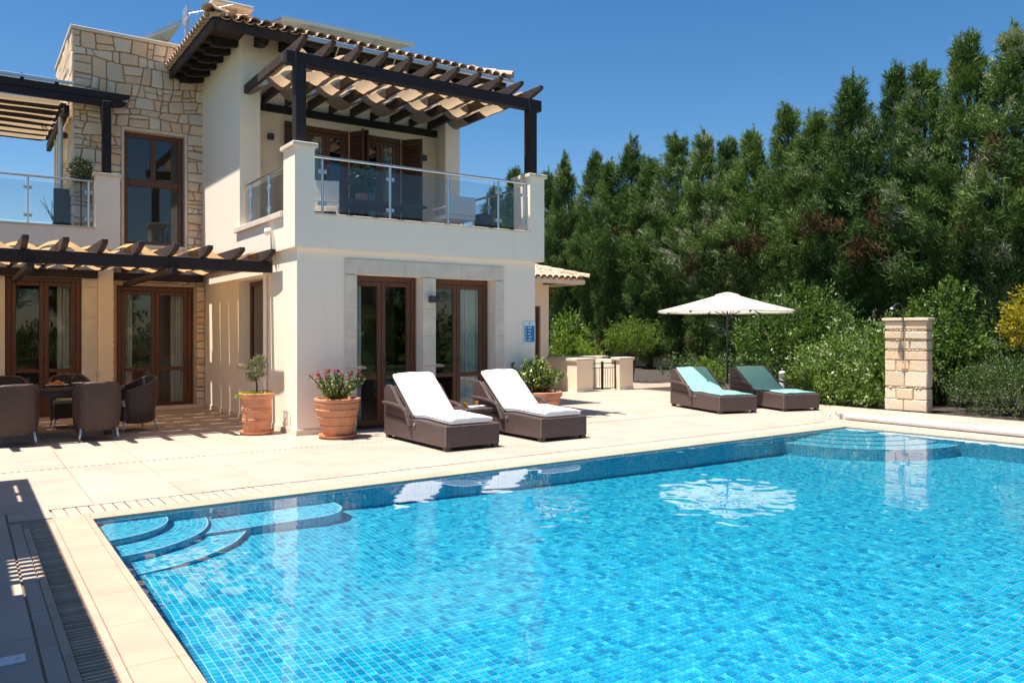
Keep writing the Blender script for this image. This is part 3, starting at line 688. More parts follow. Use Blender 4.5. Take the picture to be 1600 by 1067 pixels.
# chimney
vp(MB().box(-.0, .55, 4.6, 5.1, 7.2, 7.95), 'chimney', 'stone'); vp(MB().box(-.12, .70, 4.5, 5.2, 8.12, 8.2), 'chimney_cap', 'trim', bev=.01)
for x_, y_ in ((.02, 4.62), (.40, 4.62), (.02, 4.95), (.40, 4.95)): vp(MB().box(x_, x_+.13, y_, y_+.13, 7.952, 8.118), 'chimney_leg', 'stone')

# glass railings
def railing(p0, p1, z0, zt, posts, name='balcony_railing', gap=.05, pr=.021, first=True):
    a, b = Vector((*p0, 0)), Vector((*p1, 0)); d = (b-a); L = d.length; u = d.normalized(); nrm = Vector((-u.y, u.x, 0))
    rl = vp(MB().tube([a+Vector((0, 0, zt)), b+Vector((0, 0, zt))], .024, 10), name, 'steel', smooth=40)
    ps = [a+u*t_ for t_ in posts]
    for p in ps:
        m = MB().tube([p+Vector((0, 0, z0)), p+Vector((0, 0, zt-.02))], pr, 10); m.tube([p+Vector((0, 0, z0)), p+Vector((0, 0, z0+.012))], .045, 12); m.build('railing_post', 'steel', rl, smooth=40)
        for zz in (z0+.16, zt-.22):
            for sgn in (-1, 1): MB().obox(p+u*sgn*.045+Vector((0, 0, zz)), u*.024, nrm*.016, (0, 0, .028)).build('glass_clamp', 'alu', rl, bev=.003)
    ed = [0.] + list(posts) + [L]; ed = [e for i_, e in enumerate(ed) if i_ == 0 or e-ed[i_-1] > .12]
    for e0, e1 in zip(ed[:-1], ed[1:]):
        c = a+u*(e0+e1)/2; MB().obox(c+Vector((0, 0, (z0+.06+zt-.10)/2)), u*((e1-e0)/2-.035), nrm*.005, (0, 0, (zt-.10-z0-.06)/2)).build('glass_panel', 'railglass', rl)
    return rl
railing((.255, .03), (4.325, .03), 3.416, 4.30, [.16, 1.32, 2.42, 3.45, 4.02])
railing((.03, 2.78), (.03, .445), 3.476, 4.22, [.33, 1.35])
railing((4.55, .445), (4.55, 2.80), 3.416, 4.30, [.1, 1.2, 2.2])

# ---- stone tower
TX0, TX1, TY = -2.45, -.003, 5.55
TH = 7.40
tow = MB(); wall_grid(tow, 'y', TY+.03, .35, TX0+.03, TX1+.0, 0, TH, [(-1.54, -.42, 3.34, 5.58), (-1.68, -.22, 0, 2.50)])
tow.box(TX0+.401, UX+.3, 8.2, 8.6, 0, TH).box(TX0+.402, UX+.3, 5.94, 8.19, 7.1, 7.2)
tower = vp(tow, 'stone_tower', 'mortar'); tside = vp(MB().box(TX0+.03, TX0+.4, TY+.381, 8.6, 0, TH), 'tower_side_wall', 'mortar')
def rubble(par, u0, u1, z0, z1, ops, to, mat='stone', hmin=.10, hmax=.29, wmin=.10, wmax=.38, proud=.05, base=.028):
    zs = [z0]; fixed = sorted({z1, *[min(max(o_[i_], z0), z1) for o_ in ops for i_ in (2, 3)]}); fixed = [f for f in fixed if f > z0+.01]
    for f in fixed:
        span = f-zs[-1]; n_ = max(1, round(span/random.uniform(hmin+.03, hmax-.04))); ws = [random.uniform(.5, 1.5) for _ in range(n_)]; sm = sum(ws); zb = zs[-1]
        for w in ws: zb += span*w/sm; zs.append(zb)
    ph = [random.uniform(0, 6) for _ in zs]
    def zj(k, u): return zs[k] + (0 if k in (0, len(zs)-1) or zs[k] in fixed else .035*math.sin(u*2.3+ph[k]) + .02*math.sin(u*6.1+ph[k]*2))
    cnt = 0
    for k in range(len(zs)-1):
        zm = (zs[k]+zs[k+1])/2; ivs = [(u0, u1)]
        for o_ in ops:
            if o_[2] < zm < o_[3]:
                nv = []
                for a, b in ivs:
                    if o_[0] > a+.02: nv.append((a, min(b, o_[0])))
                    if o_[1] < b-.02: nv.append((max(a, o_[1]), b))
                ivs = [v for v in nv if v[1]-v[0] > .02]
        for a, b in ivs:
            ed = [a]
            while ed[-1] < b-.001:
                w = random.uniform(wmin, wmax); nx = ed[-1]+w
                if b-nx < wmin: nx = b if b-ed[-1] < wmax*1.2 else (ed[-1]+b)/2
                ed.append(min(nx, b))
            tl = [0 if e in (a, b) else random.uniform(-.035, .035) for e in ed]
            for j in range(len(ed)-1):
                e0, e1 = ed[j], ed[j+1]; cuts = [(0, 1)]
                if zs[k+1]-zs[k] > .22 and random.random() < .38: c_ = random.uniform(.3, .7); cuts = [(0, c_), (c_, 1)]
                for c0, c1 in cuts:
                    def pt(s_, t_):
                        u_ = (e0 + tl[j]*(1-2*t_))*(1-s_) + (e1 + tl[j+1]*(1-2*t_))*s_
                        return (u_, zj(k, u_)*(1-t_) + zj(k+1, u_)*t_)
                    pl = []
                    for (s_, t_) in ((0, c0), (1, c0), (1, c1), (0, c1)):
                        q_ = pt(s_, t_)
                        if random.random() < .5:
                            f1, f2 = random.uniform(.08, .30), random.uniform(.08, .30)
                            order = {(0, c0): ((0, c0+(c1-c0)*f1), (f2, c0)), (1, c0): ((1-f2, c0), (1, c0+(c1-c0)*f1)), (1, c1): ((1, c1-(c1-c0)*f1), (1-f2, c1)), (0, c1): ((f2, c1), (0, c1-(c1-c0)*f1))}[(s_, t_)]
                            for oo in order: 
                                r_ = pt(*oo); pl.append((r_[0]*.62+q_[0]*.38, r_[1]*.62+q_[1]*.38))
                        else: pl.append(q_)
                    cu = sum(p[0] for p in pl)/len(pl); cz = sum(p[1] for p in pl)/len(pl); gg = .0065
                    wd, hd = max(e1-e0, .05), max((zs[k+1]-zs[k])*(c1-c0), .05)
                    sh_ = lambda p, g_: (cu+(p[0]-cu)*(1-2*g_/wd), cz+(p[1]-cz)*(1-2*g_/hd))
                    pd = base + random.uniform(.3, 1)*proud
                    n_ = len(pl); vs = [to(*sh_(p, gg), 0) for p in pl] + [to(*sh_(p, gg+.002), pd*.72) for p in pl] + [to(*sh_(p, gg+random.uniform(.008, .024)), pd+random.uniform(-.009, .009)) for p in pl] + [to(cu+random.uniform(-.03, .03), cz, pd+random.uniform(.0, .014))]
                    fs = [(2*n_+i_, 2*n_+(i_+1) % n_, 3*n_) for i_ in range(n_)] + [(r_*n_+i_, r_*n_+(i_+1) % n_, (r_+1)*n_+(i_+1) % n_, (r_+1)*n_+i_) for r_ in (0, 1) for i_ in range(n_)]
                    m_ = MB().add(vs, fs); ob = m_.build('stone', mat, par); cnt += 1
    return cnt
WOPS = [(-1.60, -.36, 3.30, 5.66), (-1.72, -.18, 0, 2.52)]
c1 = rubble(tower, TX0, TX1, .0, TH, WOPS, lambda u_, z_, d_: (u_, TY+.03-d_, z_), proud=.03)
c2 = rubble(tside, 5.52, 8.6, 3.3, TH, [], lambda u_, z_, d_: (TX0+.03-d_, u_, z_), proud=.03, hmin=.28, hmax=.45, wmin=.4, wmax=.8)
MB().box(TX0-.045, UX+.3, TY-.06, TY+.40, TH+.002, TH+.07).build('tower_coping', 'trim', tower, bev=.008); MB().box(TX0-.045, TX0+.4, TY+.402, 8.6, TH+.002, TH+.07).build('tower_coping', 'trim', tower, bev=.008)
# tall tower window
y = TY+.12
m = MB(); x0, x1, z0, z1 = -1.55, -.41, 3.33, 5.59
m.box(x0, x0+.09, y, y+.08, z0, z1).box(x1-.10, x1, y, y+.08, z0, z1).box(x0+.091, x1-.101, y, y+.08, z1-.10, z1-.001).box(x0+.091, x1-.101, y, y+.08, z0, z0+.07).box(x0+.091, x1-.101, y-.01, y+.08, 4.52, 4.66)
m.box(-1.04, -.94, y+.005, y+.075, 4.662, z1-.102)
tw = vp(m, 'tower_window', 'doorwood', bev=.006)
for p, q_, c0, c1_ in ((x0+.09, -1.04, 4.66, z1-.1), (-.94, x1-.1, 4.66, z1-.1), (x0+.09, x1-.1, z0+.07, 4.52)): MB().box(p+.001, q_-.001, y+.03, y+.036, c0+.001, c1_-.001).build('glass_pane', 'glass', tw)
m = MB().box(-1.60, -1.552, TY-.02, TY+.12, 3.27, 5.66).box(-.408, -.36, TY-.02, TY+.12, 3.27, 5.66).box(-1.551, -.409, TY-.02, TY+.12, 5.60, 5.66).box(-1.551, -.409, TY-.03, TY+.12, 3.27, 3.325); vp(m, 'window_surround', 'trim', bev=.004)
door(-1.66, -.24, TY+.12, .01, 2.49)
m = MB(); m.add([(-2.0, 5.95, .01), (-.02, 5.95, .01), (-.02, 8.1, .01), (-2.0, 8.1, .01), (-2.0, 5.95, 7.0), (-.02, 5.95, 7.0), (-.02, 8.1, 7.0), (-2.0, 8.1, 7.0)], [(0, 1, 2, 3), (4, 5, 6, 7), (2, 3, 7, 6), (1, 2, 6, 5), (0, 3, 7, 4)]); vp(m, 'stair_room', 'room')
vp(MB().box(TX0+.06, TX1-.02, TY-.022, TY-.004, 0, .08), 'skirting', 'trim')

# ---- left wing with roof terrace
WY = 5.2
m = MB(); wall_grid(m, 'y', WY, .3, -8, -1.80, 0, 3.16, [(-3.56, -2.33, 0, 2.60)]); vp(m, 'wing_wall', 'plaster2')
vp(MB().box(-2.06, -1.795, WY-.02, WY-.002, 0, 3.16), 'pilaster', 'plaster2')
m = MB().box(-8, -1.68, WY-.05, WY+.25, 3.163, 3.54); vp(m, 'wing_parapet', 'plaster')
vp(MB().box(-8, TX0, WY+.251, 9.5, 3.163, 3.30), 'wing_terrace_floor', 'trim')
vp(MB().box(-8, -2.112, WY-.07, WY+.27, 3.542, 3.575), 'sill', 'trim', bev=.004)
vp(MB().box(-2.11, -1.6785, WY-.0515, WY+.35, 3.166, 4.56), 'wing_pillar', 'plaster'); vp(MB().box(-2.145, -1.64, WY-.09, WY+.36, 4.562, 4.62), 'pillar_cap', 'trim', bev=.006)
door(-3.55, -2.34, WY+.06, .01, 2.595)
wsur = vp(MB().box(-4.2, -2.065, WY-.006, WY-.0015, 2.61, 2.9), 'wing_door_surround', 'mortar')
for x0, x1 in ((-2.33, -2.065), (-3.80, -3.56)):
    z = 0.02
    for h in (.62, .55, .66, .58, .2): MB().box(x0+.002, x1-.002, WY-.022, WY-.007, z+.002, min(z+h, 2.6)-.002).build('surround_block', 'trim', wsur, bev=.003); z += h
for x0, x1 in ((-2.62, -2.065), (-3.3, -2.62), (-3.80, -3.3)): MB().box(x0+.002, x1-.002, WY-.022, WY-.007, 2.602, 2.90).build('surround_block', 'trim', wsur, bev=.003)
m = MB(); m.add([(-4.2, 5.52, .01), (-2.1, 5.52, .01), (-2.1, 8.1, .01), (-4.2, 8.1, .01), (-4.2, 5.52, 3.1), (-2.1, 5.52, 3.1), (-2.1, 8.1, 3.1), (-4.2, 8.1, 3.1)], [(0, 1, 2, 3), (4, 5, 6, 7), (2, 3, 7, 6), (1, 2, 6, 5), (0, 3, 7, 4)]); vp(m, 'wing_room', 'room')
railing((-7.0, WY+.12), (-2.115, WY+.12), 3.576, 4.47, [.6, 1.7, 2.75, 3.80, 4.80], 'roof_terrace_railing')
lamp(-2.48, 6.1, 5.45, (-1, 0))

# ---- curtains behind the doors
def curtain(x0, x1, y, z0, z1, label, n=7):
    def f(u_, v_): return (x0+(x1-x0)*u_, y+.035*math.sin(u_*n*2*PI)+.015*math.sin(u_*n*3.3*PI+1), z0+(z1-z0)*v_)
    tag(MB().grid(f, n*10, 2).build('curtain', 'curtain', smooth='all'), label, 'curtain', 'curtains behind the glazed doors')
curtain(.98, 1.20, .36, .05, 2.42, 'pale curtain gathered at the left of the left poolside door', 4); curtain(3.10, 3.5, .38, .05, 2.42, 'pale curtain gathered at the right of the right poolside door', 5)
curtain(-1.60, -1.36, 5.85, .05, 2.42, 'pale curtain at the left side of the tower doorway', 4); curtain(-.62, -.36, 5.85, .05, 2.42, 'pale curtain at the right side of the tower doorway', 4)
curtain(-2.72, -2.45, 5.42, .1, 2.5, 'pale curtain at the right of the door behind the dining table', 4)
curtain(1.45, 1.75, 3.48, 3.32, 5.5, 'pale curtain behind the left balcony door', 4); curtain(3.0, 3.3, 3.48, 3.32, 5.5, 'pale curtain behind the right balcony door', 4)

# ================================================================ PERGOLAS
def rafter_mesh(L, w, h, tip=.42, both=False, name='rafter', mat='wetherwood'):
    """rafter along -Y from y=0 (wall) to y=-L, underside swept up at the free end"""
    pr = [(0, 0), (0, h), (-L, h), (-L, h*.62)] + [(-L+tip*k/6, h*.62*(1-(k/6))**1.6) for k in range(1, 7)]
    m = MB(); m.prism([(-w/2, a, b) for a, b in pr], (w, 0, 0)); return m.mesh(name, mat, bev=.005)
def weave(par, xs_, y0, y1, zc, amp, phase, name='shade_strip', sag=.0, mat='fabric'):
    """cloth strip running along X, passing over and under the rafters in turn"""
    def f(u_, v_):
        x = xs_[0] + (xs_[-1]-xs_[0])*u_; sp = (xs_[-1]-xs_[0])/(len(xs_)-1); k = (x-xs_[0])/sp
        c = math.cos(PI*(k+phase)); c = math.copysign(abs(c)**.8, c)
        return (x, y0+(y1-y0)*v_, zc + amp*c + sag*math.sin(PI*v_)+.006*math.sin(x*5+v_*7))
    return MB().grid(f, (len(xs_)-1)*10, 4).build(name, mat, par, smooth='all')
# --- over the balcony
pg = thing('balcony_pergola', 'dark timber pergola over the balcony with woven tan shade cloth', 'pergola', (2.3, 1.5, 3.4))
pg.location = (2.3, 1.5, 4.5); ORG[pg.name] = Vector((2.3, 1.5, 4.5))
for x0, x1 in ((.005, .175), (4.42, 4.60)): MB().box(x0, x1, .07, .24, 4.472, 5.885 if x0 < 1 else 5.885).build('post', 'darkwood', pg, bev=.008)
MB().box(-.14, 4.72, .085, .225, 5.69, 5.895).build('front_beam', 'darkwood', pg, bev=.008)
MB().box(.315, 4.215, 3.16, 3.245, 5.76, 5.895).build('ledger', 'darkwood', pg, bev=.006)
rme = rafter_mesh(3.46, .075, .155); rme2 = rafter_mesh(3.05, .075, .155)
rx = [.045+.4425*k for k in range(11)]
for k, x in enumerate(rx):
    end = k in (0, 10); inst('rafter', rme2 if end else rme, pg, (x, 2.80 if end else 3.20, 5.898))
yb = [.30, .93, 1.56, 2.19, 2.79]
for k in range(4): weave(pg, rx, yb[k]+.012, yb[k+1]-.012, 5.975, .095, k % 2)
# --- over the dining terrace
pg = thing('terrace_pergola', 'low dark timber pergola with tan shade cloth above the dining terrace', 'pergola', (-3, 3, 2.5))
MB().box(-6.6, -.012, 1.15, 1.27, 2.555, 2.745).build('front_beam', 'darkwood', pg, bev=.008)
MB().box(-6.6, -2.07, 5.09, 5.175, 2.60, 2.745).build('ledger', 'darkwood', pg, bev=.006); MB().box(-1.78, -.07, 5.40, 5.49, 2.60, 2.745).build('ledger', 'darkwood', pg, bev=.006)
for x in (-3.42, -1.55, -5.4): MB().box(x-.045, x+.045, 1.0, 5.08 if x < -2 else 5.39, 2.47, 2.553).build('cross_beam', 'darkwood', pg, bev=.006)
MB().box(-5.47, -5.31, 1.13, 1.29, 0, 2.468).build('post', 'darkwood', pg, bev=.008)
lx = [-.14-.48*k for k in range(14)][::-1]
rme = rafter_mesh(4.45, .08, .15); rme2 = rafter_mesh(4.75, .08, .15)
for x in lx:
    w = x < -1.85; inst('rafter', rme if w else rme2, pg, (x, 5.13 if w else 5.43, 2.748))
yb = [1.30, 1.92, 2.55, 3.18, 3.81, 4.44, 5.06]
for k in range(6): weave(pg, lx, yb[k]+.01, yb[k+1]-.01, 2.825, .088, (k+1) % 2, mat='fabriclow')
# --- over the roof terrace of the left wing
pg = thing('roof_terrace_pergola', 'dark timber pergola above the roof terrace, its beam ends beside the stone tower', 'pergola', (-4, 6.5, 4.6))
MB().box(-1.985, -1.83, 5.16, 5.315, 4.622, 6.02).build('post', 'darkwood', pg, bev=.008)
MB().box(-1.98, -1.84, 5.32, 5.50, 5.80, 6.018).build('short_beam', 'darkwood', pg, bev=.006)
MB().box(-2.60, -2.51, 5.45, 9.3, 5.72, 5.90).build('side_beam', 'darkwood', pg, bev=.006)
def xr(y, x1, z, h=.14, w=.085):
    pr = [(-7.6, 0), (-7.6, h), (x1, h), (x1, h*.55), (x1-.08, h*.22), (x1-.22, 0)]
    MB().prism([(a, y-w/2, z+b) for a, b in pr], (0, w, 0)).build('rafter', 'darkwood', pg, bev=.005)
xr(5.235, -1.50, 6.06); xr(5.238, -1.56, 5.92-.002, .135); xr(5.44, -1.60, 6.022); 
for k in range(7): xr(5.95+k*.52, -2.52, 5.903)
for k in range(6):
    y0 = 5.50+k*.56
    MB().grid(lambda u_, v_: (-7.5+4.85*u_, y0+.54*v_, 5.96 + .07*math.cos(2*PI*(v_+.5)) + .012*math.sin(u_*14+k)), 12, 8).build('shade_strip', 'fabric', pg, smooth='all')
MB().box(-7.6, -1.95-.55, 5.15, 9.2, 6.24, 6.247).build('roof_sheet', 'poly', pg); MB().box(-7.6, -2.46, 5.12, 5.147, 6.215, 6.27).build('sheet_edge', 'alu', pg, bev=.003)
for x in (-3.3, -2.75, -4.6): MB().box(x-.03, x+.03, 5.10, 5.20, 6.20, 6.214).box(x-.01, x+.01, 5.148, 5.17, 6.215, 6.30).build('sheet_bracket', 'blackmetal', pg)

# ================================================================ ANNEX, GARDEN WALL, GATE
an = thing('annex', 'low cream outbuilding with a small clay tiled roof behind the end of the villa', 'outbuilding', (7, 7, 0))
m = MB(); wall_grid(m, 'y', 5.5, .25, 4.6, 9.0, 0, 2.98, [(7.75, 8.72, 0, 2.27)]); m.box(8.75, 9.0, 5.752, 9, 0, 2.98); m.build('wall', 'plaster2', an)
m = MB().box(7.752, 7.83, 5.56, 5.63, 0, 2.265).box(8.64, 8.718, 5.56, 5.63, 0, 2.265).box(7.831, 8.639, 5.56, 5.63, 2.18, 2.264).box(7.831, 8.639, 5.575, 5.615, .01, 2.179); m.build('door', 'doorwood', an, bev=.004)
AX0, AX1, AY0, AZ = 4.6, 9.75, 4.85, 2.98
rf = MB(); rf.add([(AX0, AY0, AZ), (AX1, AY0, AZ), (AX1, 9, AZ), (AX0, 9, AZ), (AX1-2.07, AY0+2.07, AZ+.58), (AX0, AY0+2.07, AZ+.58)], [(0, 1, 4, 5), (1, 2, 4), (2, 3, 5, 4)]); rf.box(AX0, AX1, AY0, AY0+.06, AZ-.12, AZ-.004).box(AX1-.06, AX1, AY0+.061, 9, AZ-.12, AZ-.004).box(AX0, AX1-.061, AY0+.061, 5.49, AZ-.03, AZ-.012)
rf = rf.build('roof', 'plaster2', an)
sl2 = math.atan(.28)
for row in range(4):
    for k in range(25):
        x = AX0+.1+k*.2; d = -.06+row*.36
        if AX1-x < d+.05: continue
        inst('roof_tile', bme, rf, (x, AY0+d, AZ+.28*d+.04), (sl2, 0, random.uniform(-.02, .02))); inst('roof_tile', pme, rf, (x+.1, AY0+d+.02, AZ+.28*d+.035), (sl2, 0, 0))
for k in range(9): d = -.08+k*.25; inst('hip_tile', hme, rf, (AX1-d, AY0+d, AZ+.28*d+.085), (math.atan(.28/1.414), 0, PI/4))
for k in range(4): MB().box(6.4+k*.8, 6.5+k*.8, AY0+.07, 5.49, AZ-.13, AZ-.032).build('rafter_tail', 'doorwood', an)
gw = thing('garden_wall', 'low cream wall with capped piers either side of the iron gate', 'wall', (9.5, 4.6, 0))
MB().box(8.972, 9.22, 4.578, 5.49, 0, .81).build('wall', 'plaster2', gw); MB().box(8.93, 9.26, 4.579, 5.49, .812, .88).build('coping', 'trim', gw, bev=.005)
for x0, x1 in ((8.97, 9.50), (10.46, 10.95)):
    MB().box(x0, x1, 4.25, 4.577, 0, .81).build('pier', 'plaster2', gw); MB().box(x0-.04, x1+.04, 4.21, 4.578, .812, .88).build('pier_cap', 'trim', gw, bev=.005); MB().box(x0-.012, x1+.012, 4.238, 4.249, 0, .09).build('skirting', 'trim', gw)
MB().box(9.24, 11.2, 5.6, 5.8, 0, .82).build('wall', 'plaster', gw); MB().box(9.2, 11.24, 5.56, 5.84, .822, .88).build('coping', 'trim', gw)
MB().box(10.72, 10.95, 4.58, 5.598, 0, .80).build('wall', 'plaster', gw)
ga = thing('iron_gate', 'small black wrought iron double gate between two cream piers', 'gate', (9.98, 4.4, 0))
for a, b in ((9.51, 9.97), (9.985, 10.45)):
    m = MB()
    for x in (a, b-.028): m.box(x, x+.028, 4.395, 4.423, .03, .78)
    for z in (.05, .60, .72): m.box(a+.029, b-.029, 4.40, 4.418, z, z+.02)
    lf = m.build('gate_leaf', 'blackmetal', ga)
    for k in range(4): x = a+.10+k*.088; MB().tube([(x, 4.409, .071), (x, 4.409, .599)], .007, 6).build('bar', 'blackmetal', lf)
MB().box(9.95, 10.0, 4.37, 4.394, .42, .52).build('lock', 'blackmetal', ga, bev=.003)

# info board on the wall
sg = thing('info_board', 'white and blue safety notice fixed to the wall near the right corner of the house', 'notice', (4.36, -.01, 1.56))
MB().box(4.225, 4.495, -.016, -.004, 1.35, 1.775).build('board', 'signwhite', sg, bev=.002); MB().box(4.25, 4.475, -.019, -.0165, 1.40, 1.69).build('blue_panel', 'blue', sg)
for r_ in range(5):
    z = 1.655-r_*.056; MB().tube([(4.278, -.0192, z), (4.278, -.0205, z)], .014, 8).build('pictogram', 'signwhite', sg); MB().box(4.335+.008*(r_ % 2), 4.40-.01*(r_ % 3), -.0205, -.0192, z-.008, z+.012).build('pictogram', 'signwhite', sg)
MB().tube([(4.36, -.0162, 1.735), (4.36, -.018, 1.735)], .014, 8).build('emblem', 'blackmetal', sg)

# solar panels, aerial, hoop ladder
def panel(name, label, c, ax, ay, n_):
    o = thing(name, label, 'solar panel', c); ax, ay = Vector(ax), Vector(ay); nn = ax.cross(ay).normalized(); c = Vector(c)
    for k in range(n_):
        a = -1+2*k/n_; b = -1+2*(k+1)/n_; mid = c+ax*(a+b)/2
        MB().obox(mid, ax/n_*.985, ay, nn*.02).build('panel', 'solar', o)
        for sg_ in (1, -1): MB().obox(mid+ay*sg_, ax/n_*.99, ay.normalized()*.02, nn*.035).build('frame_bar', 'alu', o)
    return o
o = panel('solar_panel', 'row of dark solar collectors lying on the main tiled roof', (2.60, 4.45, 8.02), (1.50, 0, .03), (0, .50, .10), 4)
for x in (1.3, 2.4, 3.5): MB().tube([(x, 4.0, 7.30), (x, 4.0, 7.78)], .02, 6).tube([(x, 4.75, 7.45), (x, 4.75, 7.95)], .02, 6).build('leg', 'alu', o)
o = panel('solar_panel', 'single tilted solar collector on top of the stone tower', (-.80, 6.4, 7.80), (.40, 0, .27), (0, .62, 0), 1)
MB().tube([(-.45, 7.05, 7.2), (-.45, 7.05, 8.05)], .02, 6).tube([(-1.0, 7.05, 7.2), (-1.0, 7.05, 8.05)], .02, 6).tube([(-.45, 6.0, 7.2), (-.45, 6.0, 7.26)], .02, 6).build('leg', 'alu', o)
o = tag(MB().tube([(-.12, 6.7, 7.2), (-.12, 6.7, 8.5)], .05, 10).tube([(-.12, 6.7, 8.3), (-.12, 6.7, 8.55)], .06, 10).build('vent_pipe', 'alu', smooth=40), 'upright grey vent pipe beside the tilted solar collector on the tower', 'pipe')
ae = thing('tv_aerial', 'small metal television aerial beside the chimney', 'aerial', (-.25, 4.4, 7.2)); MB().tube([(-.25, 4.4, 7.1), (-.25, 4.4, 8.15)], .018, 6).build('mast', 'alu', ae)
m = MB().tube([(-.62, 4.4, 7.72), (.25, 4.4, 8.1)], .012, 6)
for k in range(5): p = Vector((-.55+.15*k, 4.4, 7.75+.066*k)); m.tube([p+Vector((0, -.2, 0)), p+Vector((0, .2, 0))], .007, 5)
m.build('boom', 'alu', ae); MB().box(-.66, -.63, 4.2, 4.6, 7.6, 7.84).build('reflector', 'alu', ae)
m = MB()
for z in (5.95, 6.15): m.tube([(-2.50-.0, 7.6+.3*math.cos(a), z) if False else (-2.5-.32*math.sin(a), 7.6+.3*math.cos(a), z) for a in [PI*k/8 for k in range(9)]], .015, 6)
for yy in (7.35, 7.85): m.tube([(-2.55, yy, 3.4), (-2.55, yy, 6.3)], .018, 6)
tag(m.build('hoop_ladder', 'white'), 'white hoop ladder fixed to the left side of the stone tower', 'ladder')
tag(MB().tube([(-2.62, 5.9, 3.6), (-2.62, 5.9, 5.75)], .045, 10).build('down_pipe', 'alu', smooth=40), 'grey rain pipe standing on the roof terrace left of the tower', 'pipe')

# ================================================================ POOLSIDE FURNITURE
def lounger(name, label, group, mats=None):
    """local frame: x across (-.43...43), y from the foot (0) to the head (1.86)"""
    t = thing(name, label, 'sun lounger', (0, 0, 0), group); w = .43
    prof = [(0, .05), (1.86, .05), (1.86, .36), (1.2, .33), (1.08, .335), (.92, .352), (.74, .362), (.55, .358), (.38, .348), (.2, .342), (0, .34)]
    MB().prism([(-w, a, b) for a, b in prof], (2*w, 0, 0)).build('base', 'wicker', t, bev=.012, uv=True)
    side = [(1.06, .335), (1.22, .44), (1.42, .60), (1.56, .73), (1.64, .785), (1.72, .80), (1.80, .79), (1.86, .74), (1.86, .362), (1.2, .331)]
    for s_ in (-1, 1): MB().prism([(s_*w if s_ < 0 else w-.06, a, b) for a, b in side], (.06, 0, 0)).build('side_panel', 'wicker', t, bev=.012, uv=True)
    MB().box(-w+.062, w-.062, 1.80, 1.858, .362, .74).build('back_panel', 'wicker', t, uv=True)
    MB().prism([(-.34, a, b) for a, b in ((1.08, .342), (1.70, .79), (1.72, .76), (1.12, .332))], (.68, 0, 0)).build('backrest', 'wicker2', t, bev=.008, uv=True)
    for s_ in (-1, 1):
        pth = [(1.80, .535), (1.55, .53), (1.32, .515), (1.16, .495), (1.07, .455), (1.01, .38), (.965, .30), (.945, .255)]
        m = MB(); x = s_*(w+.035)
        for (a0, b0), (a1, b1) in zip(pth[:-1], pth[1:]):
            d = Vector((0, a1-a0, b1-b0)); m.bar((x, a0, b0), Vector((x, a1, b1))+d.normalized()*.006, .065, .042, (0, d.z, -d.y) if abs(d.z) > .001 else (0, 0, 1))
        m.build('armrest', 'wicker', t, bev=.008, uv=True)
    for x in (-w+.05, w-.05):
        for y_ in (.05, 1.78): MB().box(x-.04, x+.04, y_-.035, y_+.035, 0, .052).build('foot', 'wicker2', t)
    MB().tube([(-w-.004, .86, .285), (-w-.02, .86, .285)], .022, 8).build('knob', 'alu', t)
    return t
def cushion(name, label, mat, th, w, group, top=(1.78, .905)):
    c = [(.03, .347), (.2, .349), (.4, .355), (.6, .364), (.75, .367), (.92, .358), (1.04, .348), (1.12, .375)]; c += [(1.12+(top[0]-1.12)*q_, .375+(top[1]-.375)*q_) for q_ in (.25, .6, 1)]
    n_ = [];
    for i_, p in enumerate(c):
        a = Vector(c[max(0, i_-1)]); b = Vector(c[min(len(c)-1, i_+1)]); d = (b-a).normalized(); n_.append(Vector((-d.y, d.x)))
    P_ = [Vector(p)+n_[i_]*.004 for i_, p in enumerate(c)]; Q_ = [Vector(p)+n_[i_]*th for i_, p in enumerate(c)]
    nx = 8; m = MB(); vs = []; fs = []
    def px(k): return -w + 2*w*k/nx
    ns = len(c)
    for lay, L in ((0, P_), (1, Q_)):
        for i_, p in enumerate(L):
            for k in range(nx+1):
                e = abs(2*k/nx-1); puff = (1-.35*e**6) if lay else 1; q_ = P_[i_].lerp(Q_[i_], puff) if lay else p
                vs.append((px(k), q_.x, q_.y + (.004*math.sin(k*1.7+i_*2.1) if lay else 0)))
    N = nx+1; T_ = ns*N
    for i_ in range(ns-1):
        for k in range(nx): fs += [(i_*N+k, (i_+1)*N+k, (i_+1)*N+k+1, i_*N+k+1), (T_+i_*N+k, T_+i_*N+k+1, T_+(i_+1)*N+k+1, T_+(i_+1)*N+k)]
        fs += [(i_*N, T_+i_*N, T_+(i_+1)*N, (i_+1)*N), (i_*N+nx, (i_+1)*N+nx, T_+(i_+1)*N+nx, T_+i_*N+nx)]
    for k in range(nx): fs += [(k, k+1, T_+k+1, T_+k), ((ns-1)*N+k, T_+(ns-1)*N+k, T_+(ns-1)*N+k+1, (ns-1)*N+k+1)]
    m.add(vs, fs); o = m.build(name, mat, None, bev=min(.02, th*.3), smooth=60, segs=3)
    if th > .05:
        for i_ in (4, 6, 7):                                                  # cross seams, sunk welts
            a, b = Q_[i_].x, Q_[i_].y; pp = MB().tube([(px(k)*.97, a, b-.002-.03*abs(2*k/nx-1)**6) for k in range(nx+1)], .006, 6).build('seam', mat, o, smooth='all')
        for s_ in (-1, 1): MB().tube([(s_*(w+.001), (P_[i_].x*.35+Q_[i_].x*.65), (P_[i_].y*.35+Q_[i_].y*.65)-.012) for i_ in range(ns)], .005, 6).build('piping', mat, o, smooth='all')
    return tag(o, label, 'cushion', group)
LG = 'wicker sun loungers by the pool'
L0 = lounger('sun_lounger', 'brown wicker lounger with thick white cushion, the left of the white pair', LG)
